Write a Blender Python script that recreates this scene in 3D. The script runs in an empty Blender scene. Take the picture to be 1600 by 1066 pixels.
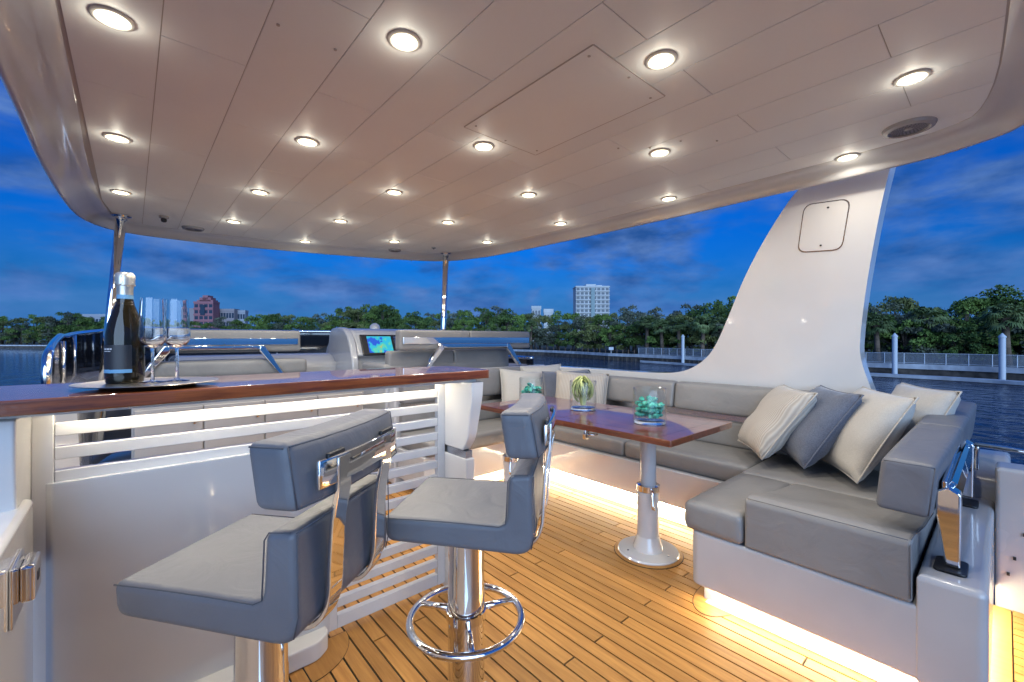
import bpy, bmesh, math, random
import numpy as np
from mathutils import Vector, Matrix
R = math.radians
sc = bpy.context.scene
col = sc.collection
random.seed(7); rng = np.random.default_rng(11)

# ------------------------------------------------------------------ camera
HEAD = math.atan2(595, 677)            # heading, clockwise from the bow (+Y)
cam = bpy.data.cameras.new('camera'); co = bpy.data.objects.new('camera', cam); col.objects.link(co)
co.location = (0, 0, 1.28); co.rotation_euler = (R(90), 0, -HEAD)
cam.sensor_width = 36; cam.lens = 677 * 36 / 1600; cam.shift_y = -3 / 1600
cam.clip_start = 0.02; cam.clip_end = 6000
sc.camera = co
# ------------------------------------------------------------------ sky
SUN_EL, SUN_ROT = R(9.0), R(215)
w = bpy.data.worlds.new('World'); sc.world = w; w.use_nodes = True
nt = w.node_tree; N = nt.nodes; L = nt.links; N.clear()
def nd(tree, t, **k):
    n = tree.nodes.new(t)
    for a, v in k.items():
        if a in n.inputs.keys() if hasattr(n.inputs, 'keys') else False: n.inputs[a].default_value = v
        else: setattr(n, a, v)
    return n
out = nd(nt, 'ShaderNodeOutputWorld'); bg = nd(nt, 'ShaderNodeBackground'); L.new(bg.outputs[0], out.inputs[0])
sky = nd(nt, 'ShaderNodeTexSky', sky_type='NISHITA', sun_disc=False, sun_elevation=SUN_EL, sun_rotation=SUN_ROT, altitude=0, air_density=1.6, dust_density=0.2, ozone_density=6.0)
tint = nd(nt, 'ShaderNodeMix', data_type='RGBA', blend_type='MULTIPLY'); tint.inputs[0].default_value = 1
L.new(sky.outputs[0], tint.inputs[6]); tint.inputs[7].default_value = (0.010, 0.31, 1.0, 1)
tc = nd(nt, 'ShaderNodeTexCoord')
sep = nd(nt, 'ShaderNodeSeparateXYZ'); L.new(tc.outputs['Generated'], sep.inputs[0])
mp = nd(nt, 'ShaderNodeMapping'); mp.inputs['Scale'].default_value = (1.0, 1.0, 2.6); L.new(tc.outputs['Generated'], mp.inputs[0])
n1 = nd(nt, 'ShaderNodeTexNoise'); n1.inputs['Scale'].default_value = 4.2; n1.inputs['Detail'].default_value = 8; n1.inputs['Roughness'].default_value = .56; n1.inputs['Distortion'].default_value = .25
L.new(mp.outputs[0], n1.inputs['Vector'])
n2 = nd(nt, 'ShaderNodeTexNoise'); n2.inputs['Scale'].default_value = 9; n2.inputs['Detail'].default_value = 6; n2.inputs['Roughness'].default_value = .55
L.new(mp.outputs[0], n2.inputs['Vector'])
r1 = nd(nt, 'ShaderNodeMapRange'); r1.interpolation_type = 'SMOOTHSTEP'; L.new(n1.outputs[0], r1.inputs[0]); r1.inputs[1].default_value = .38; r1.inputs[2].default_value = .66
r2 = nd(nt, 'ShaderNodeMapRange'); L.new(n2.outputs[0], r2.inputs[0]); r2.inputs[1].default_value = .35; r2.inputs[2].default_value = .72
cc = nd(nt, 'ShaderNodeMix', data_type='RGBA'); L.new(r2.outputs[0], cc.inputs[0])
cc.inputs[6].default_value = (0.10, 0.44, 1.55, 1); cc.inputs[7].default_value = (0.60, 1.2, 2.8, 1)
mx = nd(nt, 'ShaderNodeMix', data_type='RGBA'); hz = nd(nt, 'ShaderNodeMapRange'); hz.interpolation_type = 'SMOOTHSTEP'; L.new(sep.outputs[2], hz.inputs[0]); hz.inputs[1].default_value = 0; hz.inputs[2].default_value = .22; hz.inputs[3].default_value = .55; hz.inputs[4].default_value = 0
fm = nd(nt, 'ShaderNodeMath', operation='MAXIMUM'); L.new(r1.outputs[0], fm.inputs[0]); L.new(hz.outputs[0], fm.inputs[1]); L.new(fm.outputs[0], mx.inputs[0]); L.new(tint.outputs[2], mx.inputs[6]); L.new(cc.outputs[2], mx.inputs[7])
hm = nd(nt, 'ShaderNodeMix', data_type='RGBA'); h2 = nd(nt, 'ShaderNodeMapRange'); h2.interpolation_type = 'SMOOTHSTEP'; L.new(sep.outputs[2], h2.inputs[0]); h2.inputs[1].default_value = -.02; h2.inputs[2].default_value = .17; h2.inputs[3].default_value = .62; h2.inputs[4].default_value = 0
L.new(h2.outputs[0], hm.inputs[0]); L.new(mx.outputs[2], hm.inputs[6]); hm.inputs[7].default_value = (.30, 1.05, 3.1, 1); L.new(hm.outputs[2], bg.inputs[0]); bg.inputs[1].default_value = 0.053
sun = bpy.data.lights.new('sun', 'SUN'); sun.energy = 1.1; sun.angle = R(60); sun.color = (.50, .71, 1)
so = bpy.data.objects.new('sun', sun); col.objects.link(so); so.location = (0, -20, 30)
sd = Vector((math.sin(SUN_ROT) * math.cos(SUN_EL), math.cos(SUN_ROT) * math.cos(SUN_EL), math.sin(SUN_EL)))
so.rotation_euler = sd.to_track_quat('Z', 'Y').to_euler()
vs = sc.view_settings; vs.view_transform = 'Standard'; vs.look = 'None'; vs.exposure = 1.98; vs.gamma = 1; vs.use_curve_mapping = False
cy = sc.cycles; cy.use_denoising = True; cy.max_bounces = 10; cy.glossy_bounces = 5; cy.transmission_bounces = 10; cy.transparent_max_bounces = 16; cy.diffuse_bounces = 5
cy.sample_clamp_indirect = 6; cy.caustics_refractive = False; cy.caustics_reflective = False; cy.blur_glossy = .5

SPOT_W = 1.25; LED = 34.0

# ------------------------------------------------------------------ materials
M = {}
def mat(name, base=(.8, .8, .8), rough=.5, metal=0, coat=0, coat_rough=.05, spec=.5, emit=None, estr=0, trans=0, ior=1.45, alpha=1, sheen=0):
    m = bpy.data.materials.new(name); m.use_nodes = True; M[name] = m
    b = m.node_tree.nodes['Principled BSDF']
    b.inputs['Base Color'].default_value = (*base, 1); b.inputs['Roughness'].default_value = rough; b.inputs['Metallic'].default_value = metal
    b.inputs['Coat Weight'].default_value = coat; b.inputs['Coat Roughness'].default_value = coat_rough; b.inputs['Specular IOR Level'].default_value = spec
    b.inputs['Transmission Weight'].default_value = trans; b.inputs['IOR'].default_value = ior; b.inputs['Alpha'].default_value = alpha; b.inputs['Sheen Weight'].default_value = sheen
    if emit: b.inputs['Emission Color'].default_value = (*emit, 1); b.inputs['Emission Strength'].default_value = estr
    return m
def noise_mat(m, scale=(1, 1, 1), nscale=5, detail=4, c1=None, c2=None, lo=.35, hi=.65, bump=0, bscale=None, rrange=None, coords='Object', rand=0, rough=.55, dist=0.02):
    """adds procedural colour variation, bump and roughness wear to a material"""
    t = m.node_tree; b = t.nodes['Principled BSDF']; lk = t.links
    tcn = nd(t, 'ShaderNodeTexCoord'); mpn = nd(t, 'ShaderNodeMapping'); mpn.inputs['Scale'].default_value = scale
    if coords == 'World':
        g = nd(t, 'ShaderNodeNewGeometry'); lk.new(g.outputs['Position'], mpn.inputs[0])
    else: lk.new(tcn.outputs[coords], mpn.inputs[0])
    no = nd(t, 'ShaderNodeTexNoise'); no.inputs['Scale'].default_value = nscale; no.inputs['Detail'].default_value = detail; no.inputs['Roughness'].default_value = rough
    lk.new(mpn.outputs[0], no.inputs['Vector'])
    oi = nd(t, 'ShaderNodeObjectInfo')
    if rand:
        vm = nd(t, 'ShaderNodeVectorMath', operation='ADD'); cmb = nd(t, 'ShaderNodeCombineXYZ'); ml = nd(t, 'ShaderNodeMath', operation='MULTIPLY'); ml.inputs[1].default_value = 37
        lk.new(oi.outputs['Random'], ml.inputs[0]); lk.new(ml.outputs[0], cmb.inputs[0]); lk.new(ml.outputs[0], cmb.inputs[2])
        lk.new(mpn.outputs[0], vm.inputs[0]); lk.new(cmb.outputs[0], vm.inputs[1]); lk.new(vm.outputs[0], no.inputs['Vector'])
    if c1:
        mr = nd(t, 'ShaderNodeMapRange'); lk.new(no.outputs[0], mr.inputs[0]); mr.inputs[1].default_value = lo; mr.inputs[2].default_value = hi
        mi = nd(t, 'ShaderNodeMix', data_type='RGBA'); lk.new(mr.outputs[0], mi.inputs[0]); mi.inputs[6].default_value = (*c1, 1); mi.inputs[7].default_value = (*c2, 1)
        last = mi.outputs[2]
        if rand:
            hs = nd(t, 'ShaderNodeHueSaturation'); mv = nd(t, 'ShaderNodeMapRange'); lk.new(oi.outputs['Random'], mv.inputs[0]); mv.inputs[3].default_value = 1 - rand; mv.inputs[4].default_value = 1 + rand
            lk.new(mv.outputs[0], hs.inputs['Value']); lk.new(last, hs.inputs['Color']); last = hs.outputs[0]
        lk.new(last, b.inputs['Base Color'])
    if rrange:
        mr2 = nd(t, 'ShaderNodeMapRange'); lk.new(no.outputs[0], mr2.inputs[0]); mr2.inputs[1].default_value = .3; mr2.inputs[2].default_value = .7; mr2.inputs[3].default_value = rrange[0]; mr2.inputs[4].default_value = rrange[1]
        lk.new(mr2.outputs[0], b.inputs['Roughness'])
    if bump:
        bn = nd(t, 'ShaderNodeTexNoise'); bn.inputs['Scale'].default_value = bscale or nscale; bn.inputs['Detail'].default_value = 3; lk.new(mpn.outputs[0], bn.inputs['Vector'])
        bp = nd(t, 'ShaderNodeBump'); bp.inputs['Strength'].default_value = bump; bp.inputs['Distance'].default_value = dist
        lk.new(bn.outputs[0], bp.inputs['Height']); lk.new(bp.outputs[0], b.inputs['Normal'])
    return m
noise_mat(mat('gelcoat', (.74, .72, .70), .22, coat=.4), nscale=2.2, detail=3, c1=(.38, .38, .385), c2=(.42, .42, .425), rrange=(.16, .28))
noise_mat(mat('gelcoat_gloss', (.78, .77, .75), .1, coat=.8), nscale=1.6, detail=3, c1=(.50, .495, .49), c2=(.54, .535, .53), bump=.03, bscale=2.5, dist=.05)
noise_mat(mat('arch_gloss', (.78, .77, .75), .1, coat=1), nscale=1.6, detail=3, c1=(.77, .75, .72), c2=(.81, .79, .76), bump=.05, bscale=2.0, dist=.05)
noise_mat(mat('ceiling', (.70, .68, .66), .42), nscale=1.5, detail=5, c1=(.855, .885, .89), c2=(.89, .92, .925), rrange=(.5, .62), rand=.02)
mat('ceiling_gap', (.50, .48, .46), .7)
mat('trim_white', (.62, .6, .56), .35)
noise_mat(mat('leather', (.37, .355, .35), .45), nscale=3, detail=4, c1=(.122, .127, .142), c2=(.150, .155, .170), bump=.12, bscale=260, rrange=(.38, .52), dist=.002)
noise_mat(mat('sofa_leather', (.38, .36, .34), .45), nscale=3, detail=4, c1=(.18, .176, .172), c2=(.215, .21, .203), bump=.12, bscale=260, rrange=(.38, .52), dist=.002)
mat('stitch', (.08, .085, .1), .7)
mat('chrome', (.80, .79, .78), .045, metal=1)
mat('satin_steel', (.55, .55, .56), .25, metal=1)
mat('black', (.015, .015, .016), .4)
mat('caulk', (.018, .016, .014), .75)
m = noise_mat(mat('teak', (.4, .2, .07), .5, spec=.3), scale=(26, 1.6, 26), nscale=2.2, detail=7, c1=(.34, .152, .038), c2=(.53, .268, .075), lo=.3, hi=.72, bump=.12, bscale=4, coords='World', rand=.18, rough=.62, rrange=(.38, .56), dist=.004)
m = noise_mat(mat('mahogany', (.2, .05, .02), .3, coat=1, coat_rough=.02), scale=(1.3, 22, 22), nscale=3, detail=8, c1=(.07, .013, .004), c2=(.30, .082, .020), lo=.32, hi=.7, coords='World', rough=.65)
m = noise_mat(mat('mahogany_long', (.2, .05, .02), .3, coat=1, coat_rough=.02), scale=(22, 1.3, 22), nscale=3, detail=8, c1=(.055, .011, .004), c2=(.19, .05, .016), lo=.32, hi=.7, coords='World', rough=.65)
mat('inlay', (.05, .012, .006), .3, coat=1, coat_rough=.03)
noise_mat(mat('cream_fabric', (.58, .52, .44), .85, sheen=.3), nscale=60, detail=3, c1=(.50, .45, .38), c2=(.62, .57, .49), bump=.25, bscale=160, dist=.004)
noise_mat(mat('white_fabric', (.62, .6, .55), .85, sheen=.3), nscale=220, detail=2, c1=(.38, .362, .325), c2=(.43, .41, .37), bump=.2, bscale=130, dist=.004)
noise_mat(mat('denim_fabric', (.10, .115, .15), .9, sheen=.3), nscale=170, detail=2, c1=(.068, .08, .112), c2=(.105, .122, .165), bump=.25, bscale=160, dist=.004)
# ribbed weave for the striped cushions
def ribs(name, c1, c2):
    m = mat(name, c1, .85, sheen=.3); t = m.node_tree; b = t.nodes['Principled BSDF']
    tcn = nd(t, 'ShaderNodeTexCoord'); wv = nd(t, 'ShaderNodeTexWave', wave_type='BANDS', bands_direction='X'); wv.inputs['Scale'].default_value = 22; wv.inputs['Distortion'].default_value = .6; wv.inputs['Detail'].default_value = 2
    t.links.new(tcn.outputs['Object'], wv.inputs[0]); mi = nd(t, 'ShaderNodeMix', data_type='RGBA'); t.links.new(wv.outputs[1], mi.inputs[0]); mi.inputs[6].default_value = (*c1, 1); mi.inputs[7].default_value = (*c2, 1)
    t.links.new(mi.outputs[2], b.inputs['Base Color']); bp = nd(t, 'ShaderNodeBump'); bp.inputs['Strength'].default_value = .4; bp.inputs['Distance'].default_value = .004
    t.links.new(wv.outputs[1], bp.inputs['Height']); t.links.new(bp.outputs[0], b.inputs['Normal'])
ribs('ribbed_fabric', (.30, .27, .23), (.42, .385, .335))
mat('glass_base', (1, 1, 1), 0.0, trans=1, ior=1.45)
m = mat('glass'); t = m.node_tree; t.nodes.remove(t.nodes['Principled BSDF']); lw_ = nd(t, 'ShaderNodeLayerWeight'); lw_.inputs[0].default_value = .5; pw_ = nd(t, 'ShaderNodeMath', operation='POWER'); pw_.inputs[1].default_value = 3.4; t.links.new(lw_.outputs['Facing'], pw_.inputs[0]); fr_ = nd(t, 'ShaderNodeMapRange'); fr_.inputs[3].default_value = .035; fr_.inputs[4].default_value = .9; t.links.new(pw_.outputs[0], fr_.inputs[0])
tp_ = nd(t, 'ShaderNodeBsdfTransparent'); tp_.inputs[0].default_value = (.97, .985, .985, 1); gl_ = nd(t, 'ShaderNodeBsdfGlossy'); gl_.inputs['Roughness'].default_value = .01; ms_ = nd(t, 'ShaderNodeMixShader')
t.links.new(fr_.outputs[0], ms_.inputs[0]); t.links.new(tp_.outputs[0], ms_.inputs[1]); t.links.new(gl_.outputs[0], ms_.inputs[2]); t.links.new(ms_.outputs[0], t.nodes['Material Output'].inputs[0])
mat('bottle_glass', (.045, .032, .010), .02, trans=.7, ior=1.5)
mat('foil', (.62, .58, .5), .35, metal=.75)
mat('label_black', (.025, .026, .03), .45)
mat('label_blue', (.16, .36, .55), .5)
mat('print_white', (.6, .6, .6), .5)
mat('tray_metal', (.55, .5, .43), .28, metal=1)
mat('tinted_glass', (.012, .014, .018), .04, spec=.8, coat=.5)
noise_mat(mat('sea_glass', (.05, .45, .36), .12, ior=1.4), nscale=20, c1=(.008, .15, .11), c2=(.10, .46, .35), rand=.4)
noise_mat(mat('air_plant', (.2, .24, .1), .55), nscale=9, c1=(.13, .17, .055), c2=(.52, .55, .22), rand=.2)
mat('lens', (1, .95, .8), .4, emit=(1, .80, .42), estr=1.6)
mat('led_bar', (1, 1, 1), .5, emit=(1, .88, .68), estr=16)
mat('led', (1, 1, 1), .5, emit=(1, .82, .54), estr=LED)
noise_mat(mat('concrete', (.36, .37, .38), .85), nscale=.6, detail=8, c1=(.42, .43, .45), c2=(.64, .66, .68), coords='World', bump=.3, bscale=2, dist=.1)
noise_mat(mat('weathered_wood', (.10, .08, .065), .9), nscale=.8, detail=6, c1=(.05, .042, .035), c2=(.14, .115, .095), coords='World')
mat('piling_white', (.62, .66, .70), .5)
mat('fence_metal', (.62, .66, .7), .5)
mat('fence_mesh', (.45, .48, .52), .6, alpha=.34)
noise_mat(mat('bark', (.10, .075, .055), .9), nscale=6, c1=(.06, .045, .035), c2=(.16, .12, .09))
noise_mat(mat('palm_bark', (.17, .12, .085), .9), nscale=9, c1=(.11, .08, .055), c2=(.24, .17, .12))
def creases(name):
    t = M[name].node_tree; b = t.nodes['Principled BSDF']; old = b.inputs['Normal'].links[0].from_node
    tcn = nd(t, 'ShaderNodeTexCoord'); no = nd(t, 'ShaderNodeTexNoise'); no.inputs['Scale'].default_value = 7; no.inputs['Detail'].default_value = 3; no.inputs['Distortion'].default_value = 1.2; t.links.new(tcn.outputs['Object'], no.inputs['Vector'])
    bp = nd(t, 'ShaderNodeBump'); bp.inputs['Strength'].default_value = .45; bp.inputs['Distance'].default_value = .012; t.links.new(no.outputs[0], bp.inputs['Height']); t.links.new(bp.outputs[0], old.inputs['Normal'])
creases('leather'); creases('sofa_leather')
def leafmat(name, c1, c2):
    m = noise_mat(mat(name, c1, .6, spec=.25), nscale=4, detail=3, c1=c1, c2=c2, rand=.25)
    return m
leafmat('leaf_green', (.075, .14, .03), (.20, .29, .065)); leafmat('leaf_deep', (.055, .11, .03), (.15, .22, .055))
leafmat('leaf_olive', (.11, .135, .045), (.24, .255, .085)); leafmat('leaf_grey', (.09, .11, .07), (.18, .20, .135)); leafmat('frond', (.09, .14, .05), (.23, .28, .11))
noise_mat(mat('tower_white', (.62, .63, .62), .8), nscale=.05, c1=(.56, .57, .56), c2=(.66, .67, .66), coords='World')
mat('tower_pink', (.36, .16, .18), .8); mat('tower_cream', (.32, .28, .29), .8); mat('tower_grey', (.36, .38, .42), .8); mat('far_window', (.04, .06, .09), .15); mat('far_glass', (.12, .22, .24), .1)
noise_mat(mat('earth', (.09, .08, .05), .95), nscale=.2, detail=6, c1=(.05, .055, .025), c2=(.13, .11, .07), coords='World')
# water
m = mat('water', (.002, .028, .085), .04, spec=.5, ior=1.33); t = m.node_tree; b = t.nodes['Principled BSDF']
g = nd(t, 'ShaderNodeNewGeometry'); mpn = nd(t, 'ShaderNodeMapping'); mpn.inputs['Scale'].default_value = (1.0, .55, 1); mpn.inputs['Rotation'].default_value = (0, 0, .25); t.links.new(g.outputs[0], mpn.inputs[0])
nA = nd(t, 'ShaderNodeTexNoise'); nA.inputs['Scale'].default_value = .7; nA.inputs['Detail'].default_value = 4; nA.inputs['Roughness'].default_value = .5; nA.inputs['Distortion'].default_value = .6; t.links.new(mpn.outputs[0], nA.inputs['Vector'])
bp = nd(t, 'ShaderNodeBump'); bp.inputs['Strength'].default_value = .8; bp.inputs['Distance'].default_value = .55; t.links.new(nA.outputs[0], bp.inputs['Height']); t.links.new(bp.outputs[0], b.inputs['Normal'])
# chart screen
m = mat('chart_screen', (.01, .01, .01), .2); t = m.node_tree; b = t.nodes['Principled BSDF']
tcn = nd(t, 'ShaderNodeTexCoord'); no = nd(t, 'ShaderNodeTexNoise'); no.inputs['Scale'].default_value = 9; no.inputs['Detail'].default_value = 4; t.links.new(tcn.outputs['Object'], no.inputs['Vector'])
cr = nd(t, 'ShaderNodeValToRGB'); t.links.new(no.outputs[0], cr.inputs[0]); cr.color_ramp.interpolation = 'CONSTANT'
el = cr.color_ramp.elements; el[0].position = 0; el[0].color = (.02, .10, .6, 1); el[1].position = .46; el[1].color = (.03, .45, .62, 1)
for p, c in ((.54, (.10, .55, .40, 1)), (.62, (.45, .42, .12, 1))): e = el.new(p); e.color = c
t.links.new(cr.outputs[0], b.inputs['Emission Color']); b.inputs['Emission Strength'].default_value = .3

# ------------------------------------------------------------------ mesh helpers
def me_new(name, verts, faces, smooth=True):
    me = bpy.data.meshes.new(name); me.from_pydata([tuple(v) for v in verts], [], [tuple(f) for f in faces])
    if smooth: me.polygons.foreach_set('use_smooth', [True] * len(me.polygons))
    me.update(); return me
def from_bm(name, bm, smooth=True, ang=35):
    bmesh.ops.recalc_face_normals(bm, faces=bm.faces)
    me = bpy.data.meshes.new(name); bm.to_mesh(me); bm.free()
    if smooth:
        me.polygons.foreach_set('use_smooth', [True] * len(me.polygons))
        try: me.set_sharp_from_angle(angle=R(ang))
        except Exception: pass
    return me
def box_bm(bm, x0, x1, y0, y1, z0, z1):
    v = [bm.verts.new(p) for p in ((x0, y0, z0), (x1, y0, z0), (x1, y1, z0), (x0, y1, z0), (x0, y0, z1), (x1, y0, z1), (x1, y1, z1), (x0, y1, z1))]
    for f in ((0, 3, 2, 1), (4, 5, 6, 7), (0, 1, 5, 4), (1, 2, 6, 5), (2, 3, 7, 6), (3, 0, 4, 7)): bm.faces.new([v[i] for i in f])
def box(x0, x1, y0, y1, z0, z1, bev=0, seg=3):
    bm = bmesh.new(); box_bm(bm, x0, x1, y0, y1, z0, z1)
    if bev: bmesh.ops.bevel(bm, geom=bm.edges[:], offset=bev, segments=seg, profile=.5, affect='EDGES')
    me = from_bm('box', bm, bool(bev), 50)
    if bev: me['wn'] = 1
    return me
def boxes(lst):
    bm = bmesh.new()
    for b_ in lst: box_bm(bm, *b_)
    return from_bm('boxes', bm, False)
def extrude(prof, axis, a, b_, bev=0, seg=3, ang=40):
    """prof: list of 2d points; axis 'x': pts are (y,z), 'y': (x,z), 'z': (x,y)"""
    def P(p, t): return {'x': (t, p[0], p[1]), 'y': (p[0], t, p[1]), 'z': (p[0], p[1], t)}[axis]
    def miter(pf):
        k = len(pf); ar_ = sum(pf[i - 1][0] * pf[i][1] - pf[i][0] * pf[i - 1][1] for i in range(k)); sgn = 1 if ar_ > 0 else -1; nr = []; cv = []
        for i in range(k):
            p = Vector(pf[i]); d0 = p - Vector(pf[i - 1]); d1 = Vector(pf[(i + 1) % k]) - p
            d0 = d0.normalized() if d0.length > 1e-9 else d1.normalized(); d1 = d1.normalized() if d1.length > 1e-9 else d0
            n0 = Vector((d0.y, -d0.x)) * sgn; n1 = Vector((d1.y, -d1.x)) * sgn; m_ = n0 + n1; m_ = m_.normalized() if m_.length > 1e-6 else n0
            nr.append(m_ / max(.5, m_.dot(n0))); cv.append((d0.x * d1.y - d0.y * d1.x) * sgn > 0)
        return nr, cv
    def ring2d(o_):
        if hasattr(prof, 'raw'):
            nr, cv = miter(prof.raw); pts = [(Vector(q) - m_ * o_)[:] for q, m_ in zip(prof.raw, nr)]
            return list(rounded(pts, [0 if r_ <= 0 else (max(r_ - o_, .0006) if c_ else r_ + o_) for r_, c_ in zip(prof.rad, cv)], prof.n))
        nr, cv = miter(prof); return [(Vector(q) - m_ * o_)[:] for q, m_ in zip(prof, nr)]
    n = len(prof)
    lo, hi = min(a, b_), max(a, b_); half = []
    if bev:
        half = [(bev + .0025, 0.0)] + [(bev * (1 - math.cos(R(90 - 90 * q / seg))) if False else bev * (1 - math.sin(R(90 * q / seg))), bev * (1 - math.cos(R(90 * q / seg)))) for q in range(seg + 1)] + [(0.0, bev + .003)]
    else: half = [(0.0, 0.0)]
    lv = [(o_, lo + t) for o_, t in half] + [(o_, hi - t) for o_, t in half[::-1]]
    bm = bmesh.new(); rings = [[bm.verts.new(P(q, t)) for q in ring2d(o_)] for o_, t in lv]
    bm.faces.new(rings[0]); bm.faces.new(rings[-1][::-1])
    for r0, r1_ in zip(rings[:-1], rings[1:]):
        for i in range(n): bm.faces.new((r0[i], r1_[i], r1_[(i + 1) % n], r0[(i + 1) % n]))
    me = from_bm('extrude', bm, True, ang); me['wn'] = 1; return me
class RoundList(list): pass
def rounded(pts, r, n=5):
    """rounds the corners of a closed 2d polygon; r one radius or a list"""
    o = RoundList(); k = len(pts); o.raw = [tuple(p) for p in pts]; o.rad = list(r) if isinstance(r, (list, tuple)) else [r] * k; o.n = n
    for i in range(k):
        p = Vector(pts[i]); a = Vector(pts[i - 1]); c = Vector(pts[(i + 1) % k]); rr = r[i] if isinstance(r, (list, tuple)) else r
        if rr <= 0: o.append(tuple(p)); continue
        da = (a - p); dc = (c - p); la = min(rr, da.length * .48); lc = min(rr, dc.length * .48); ll = min(la, lc)
        s = p + da.normalized() * ll; e = p + dc.normalized() * ll
        for j in range(n + 1):
            t_ = j / n; q = s * (1 - t_) ** 2 + p * 2 * t_ * (1 - t_) + e * t_ ** 2; o.append(tuple(q))
    return o
def cushion(sx, sy, sz, r=.03, puff=(0, 0, .01), n=6, shape=None):
    """soft rounded box centred at the origin"""
    h = Vector((sx / 2, sy / 2, sz / 2)); r = min(r, min(h) * .95)
    def ax(hh):
        c = [-hh, -hh + r * .15, -hh + r * .45, -hh + r]; inner = [(-hh + r) + (2 * hh - 2 * r) * i / n for i in range(1, n)]
        return c + inner + [-v for v in c[::-1]]
    A = [ax(h[0]), ax(h[1]), ax(h[2])]; idx = {}; V = []; Fc = []
    def vid(i, j, k):
        key = (i, j, k)
        if key not in idx:
            q = Vector((A[0][i], A[1][j], A[2][k])); c = Vector([max(-h[a] + r, min(h[a] - r, q[a])) for a in range(3)])
            dv = q - c; p = c + dv.normalized() * r if dv.length > 1e-9 else q
            u = [p[a] / h[a] for a in range(3)]
            g_ = [max(0, 1 - u[a] ** 2) ** .6 for a in range(3)]
            p = p + Vector((u[0] * puff[0] * g_[1] * g_[2], u[1] * puff[1] * g_[0] * g_[2], u[2] * puff[2] * g_[0] * g_[1]))
            if shape: p = shape(p)
            idx[key] = len(V); V.append(p)
        return idx[key]
    m_ = len(A[0]) - 1
    for i in range(m_):
        for j in range(m_):
            Fc.append((vid(i, j, 0), vid(i, j + 1, 0), vid(i + 1, j + 1, 0), vid(i + 1, j, 0))); Fc.append((vid(i, j, m_), vid(i + 1, j, m_), vid(i + 1, j + 1, m_), vid(i, j + 1, m_)))
            Fc.append((vid(i, 0, j), vid(i + 1, 0, j), vid(i + 1, 0, j + 1), vid(i, 0, j + 1))); Fc.append((vid(i, m_, j), vid(i, m_, j + 1), vid(i + 1, m_, j + 1), vid(i + 1, m_, j)))
            Fc.append((vid(0, i, j), vid(0, i, j + 1), vid(0, i + 1, j + 1), vid(0, i + 1, j))); Fc.append((vid(m_, i, j), vid(m_, i + 1, j), vid(m_, i + 1, j + 1), vid(m_, i, j + 1)))
    return me_new('cushion', V, Fc)
def tube(path, r, n=10, closed=False, cap=True):
    pts = [Vector(p) for p in path]; k = len(pts); V = []; Fc = []
    up = None
    for i, p in enumerate(pts):
        if closed: tg = (pts[(i + 1) % k] - pts[i - 1]).normalized()
        else: tg = (pts[min(i + 1, k - 1)] - pts[max(i - 1, 0)]).normalized()
        if up is None:
            up = Vector((0, 0, 1)) if abs(tg.z) < .9 else Vector((1, 0, 0))
        s = tg.cross(up).normalized(); up = s.cross(tg).normalized()
        rr = r[i] if isinstance(r, (list, tuple)) else r
        for j in range(n):
            a = 2 * math.pi * j / n; V.append(p + s * math.cos(a) * rr + up * math.sin(a) * rr)
    segs = k if closed else k - 1
    for i in range(segs):
        for j in range(n):
            a = i * n + j; b_ = i * n + (j + 1) % n; c = ((i + 1) % k) * n + (j + 1) % n; d_ = ((i + 1) % k) * n + j; Fc.append((a, b_, c, d_))
    if cap and not closed: Fc.append(tuple(range(n))[::-1]); Fc.append(tuple((k - 1) * n + j for j in range(n)))
    return me_new('tube', V, Fc)
def lathe(prof, n=32, close=True):
    """prof: (r,z) points from bottom to top"""
    V = []; Fc = []; k = len(prof)
    for r_, z_ in prof:
        for j in range(n):
            a = 2 * math.pi * j / n; V.append((r_ * math.cos(a), r_ * math.sin(a), z_))
    for i in range(k - 1):
        for j in range(n): Fc.append((i * n + j, i * n + (j + 1) % n, (i + 1) * n + (j + 1) % n, (i + 1) * n + j))
    if close: Fc.append(tuple(range(n))[::-1]); Fc.append(tuple((k - 1) * n + j for j in range(n)))
    me = me_new('lathe', V, Fc)
    try: me.set_sharp_from_angle(angle=R(40))
    except Exception: pass
    return me
def join(*mes):
    bm = bmesh.new()
    for me in mes: bm.from_mesh(me)
    me = bpy.data.meshes.new('join'); bm.to_mesh(me); bm.free(); me.update(); return me
def xf(me, loc=(0, 0, 0), rot=(0, 0, 0), scale=(1, 1, 1)):
    from mathutils import Euler
    me.transform(Matrix.LocRotScale(Vector(loc), Euler(rot), Vector(scale))); return me
def smooth_path(pts, n=6, closed=False):
    P_ = [Vector(p) for p in pts]; o = []; k = len(P_)
    rngs = range(k if closed else k - 1)
    for i in rngs:
        p0 = P_[i - 1] if (closed or i > 0) else P_[0]; p1 = P_[i]; p2 = P_[(i + 1) % k]; p3 = P_[(i + 2) % k] if (closed or i + 2 < k) else P_[-1]
        for j in range(n):
            t_ = j / n; o.append(.5 * ((2 * p1) + (-p0 + p2) * t_ + (2 * p0 - 5 * p1 + 4 * p2 - p3) * t_ ** 2 + (-p0 + 3 * p1 - 3 * p2 + p3) * t_ ** 3))
    if not closed: o.append(P_[-1])
    return o
def thing(name, label, cat, loc=(0, 0, 0), rz=0, group=None):
    o = bpy.data.objects.new(name, None); col.objects.link(o); o.location = loc; o.rotation_euler = (0, 0, rz); o.empty_display_size = .05
    o['label'] = label; o['category'] = cat
    if group: o['group'] = group
    return o
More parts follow.
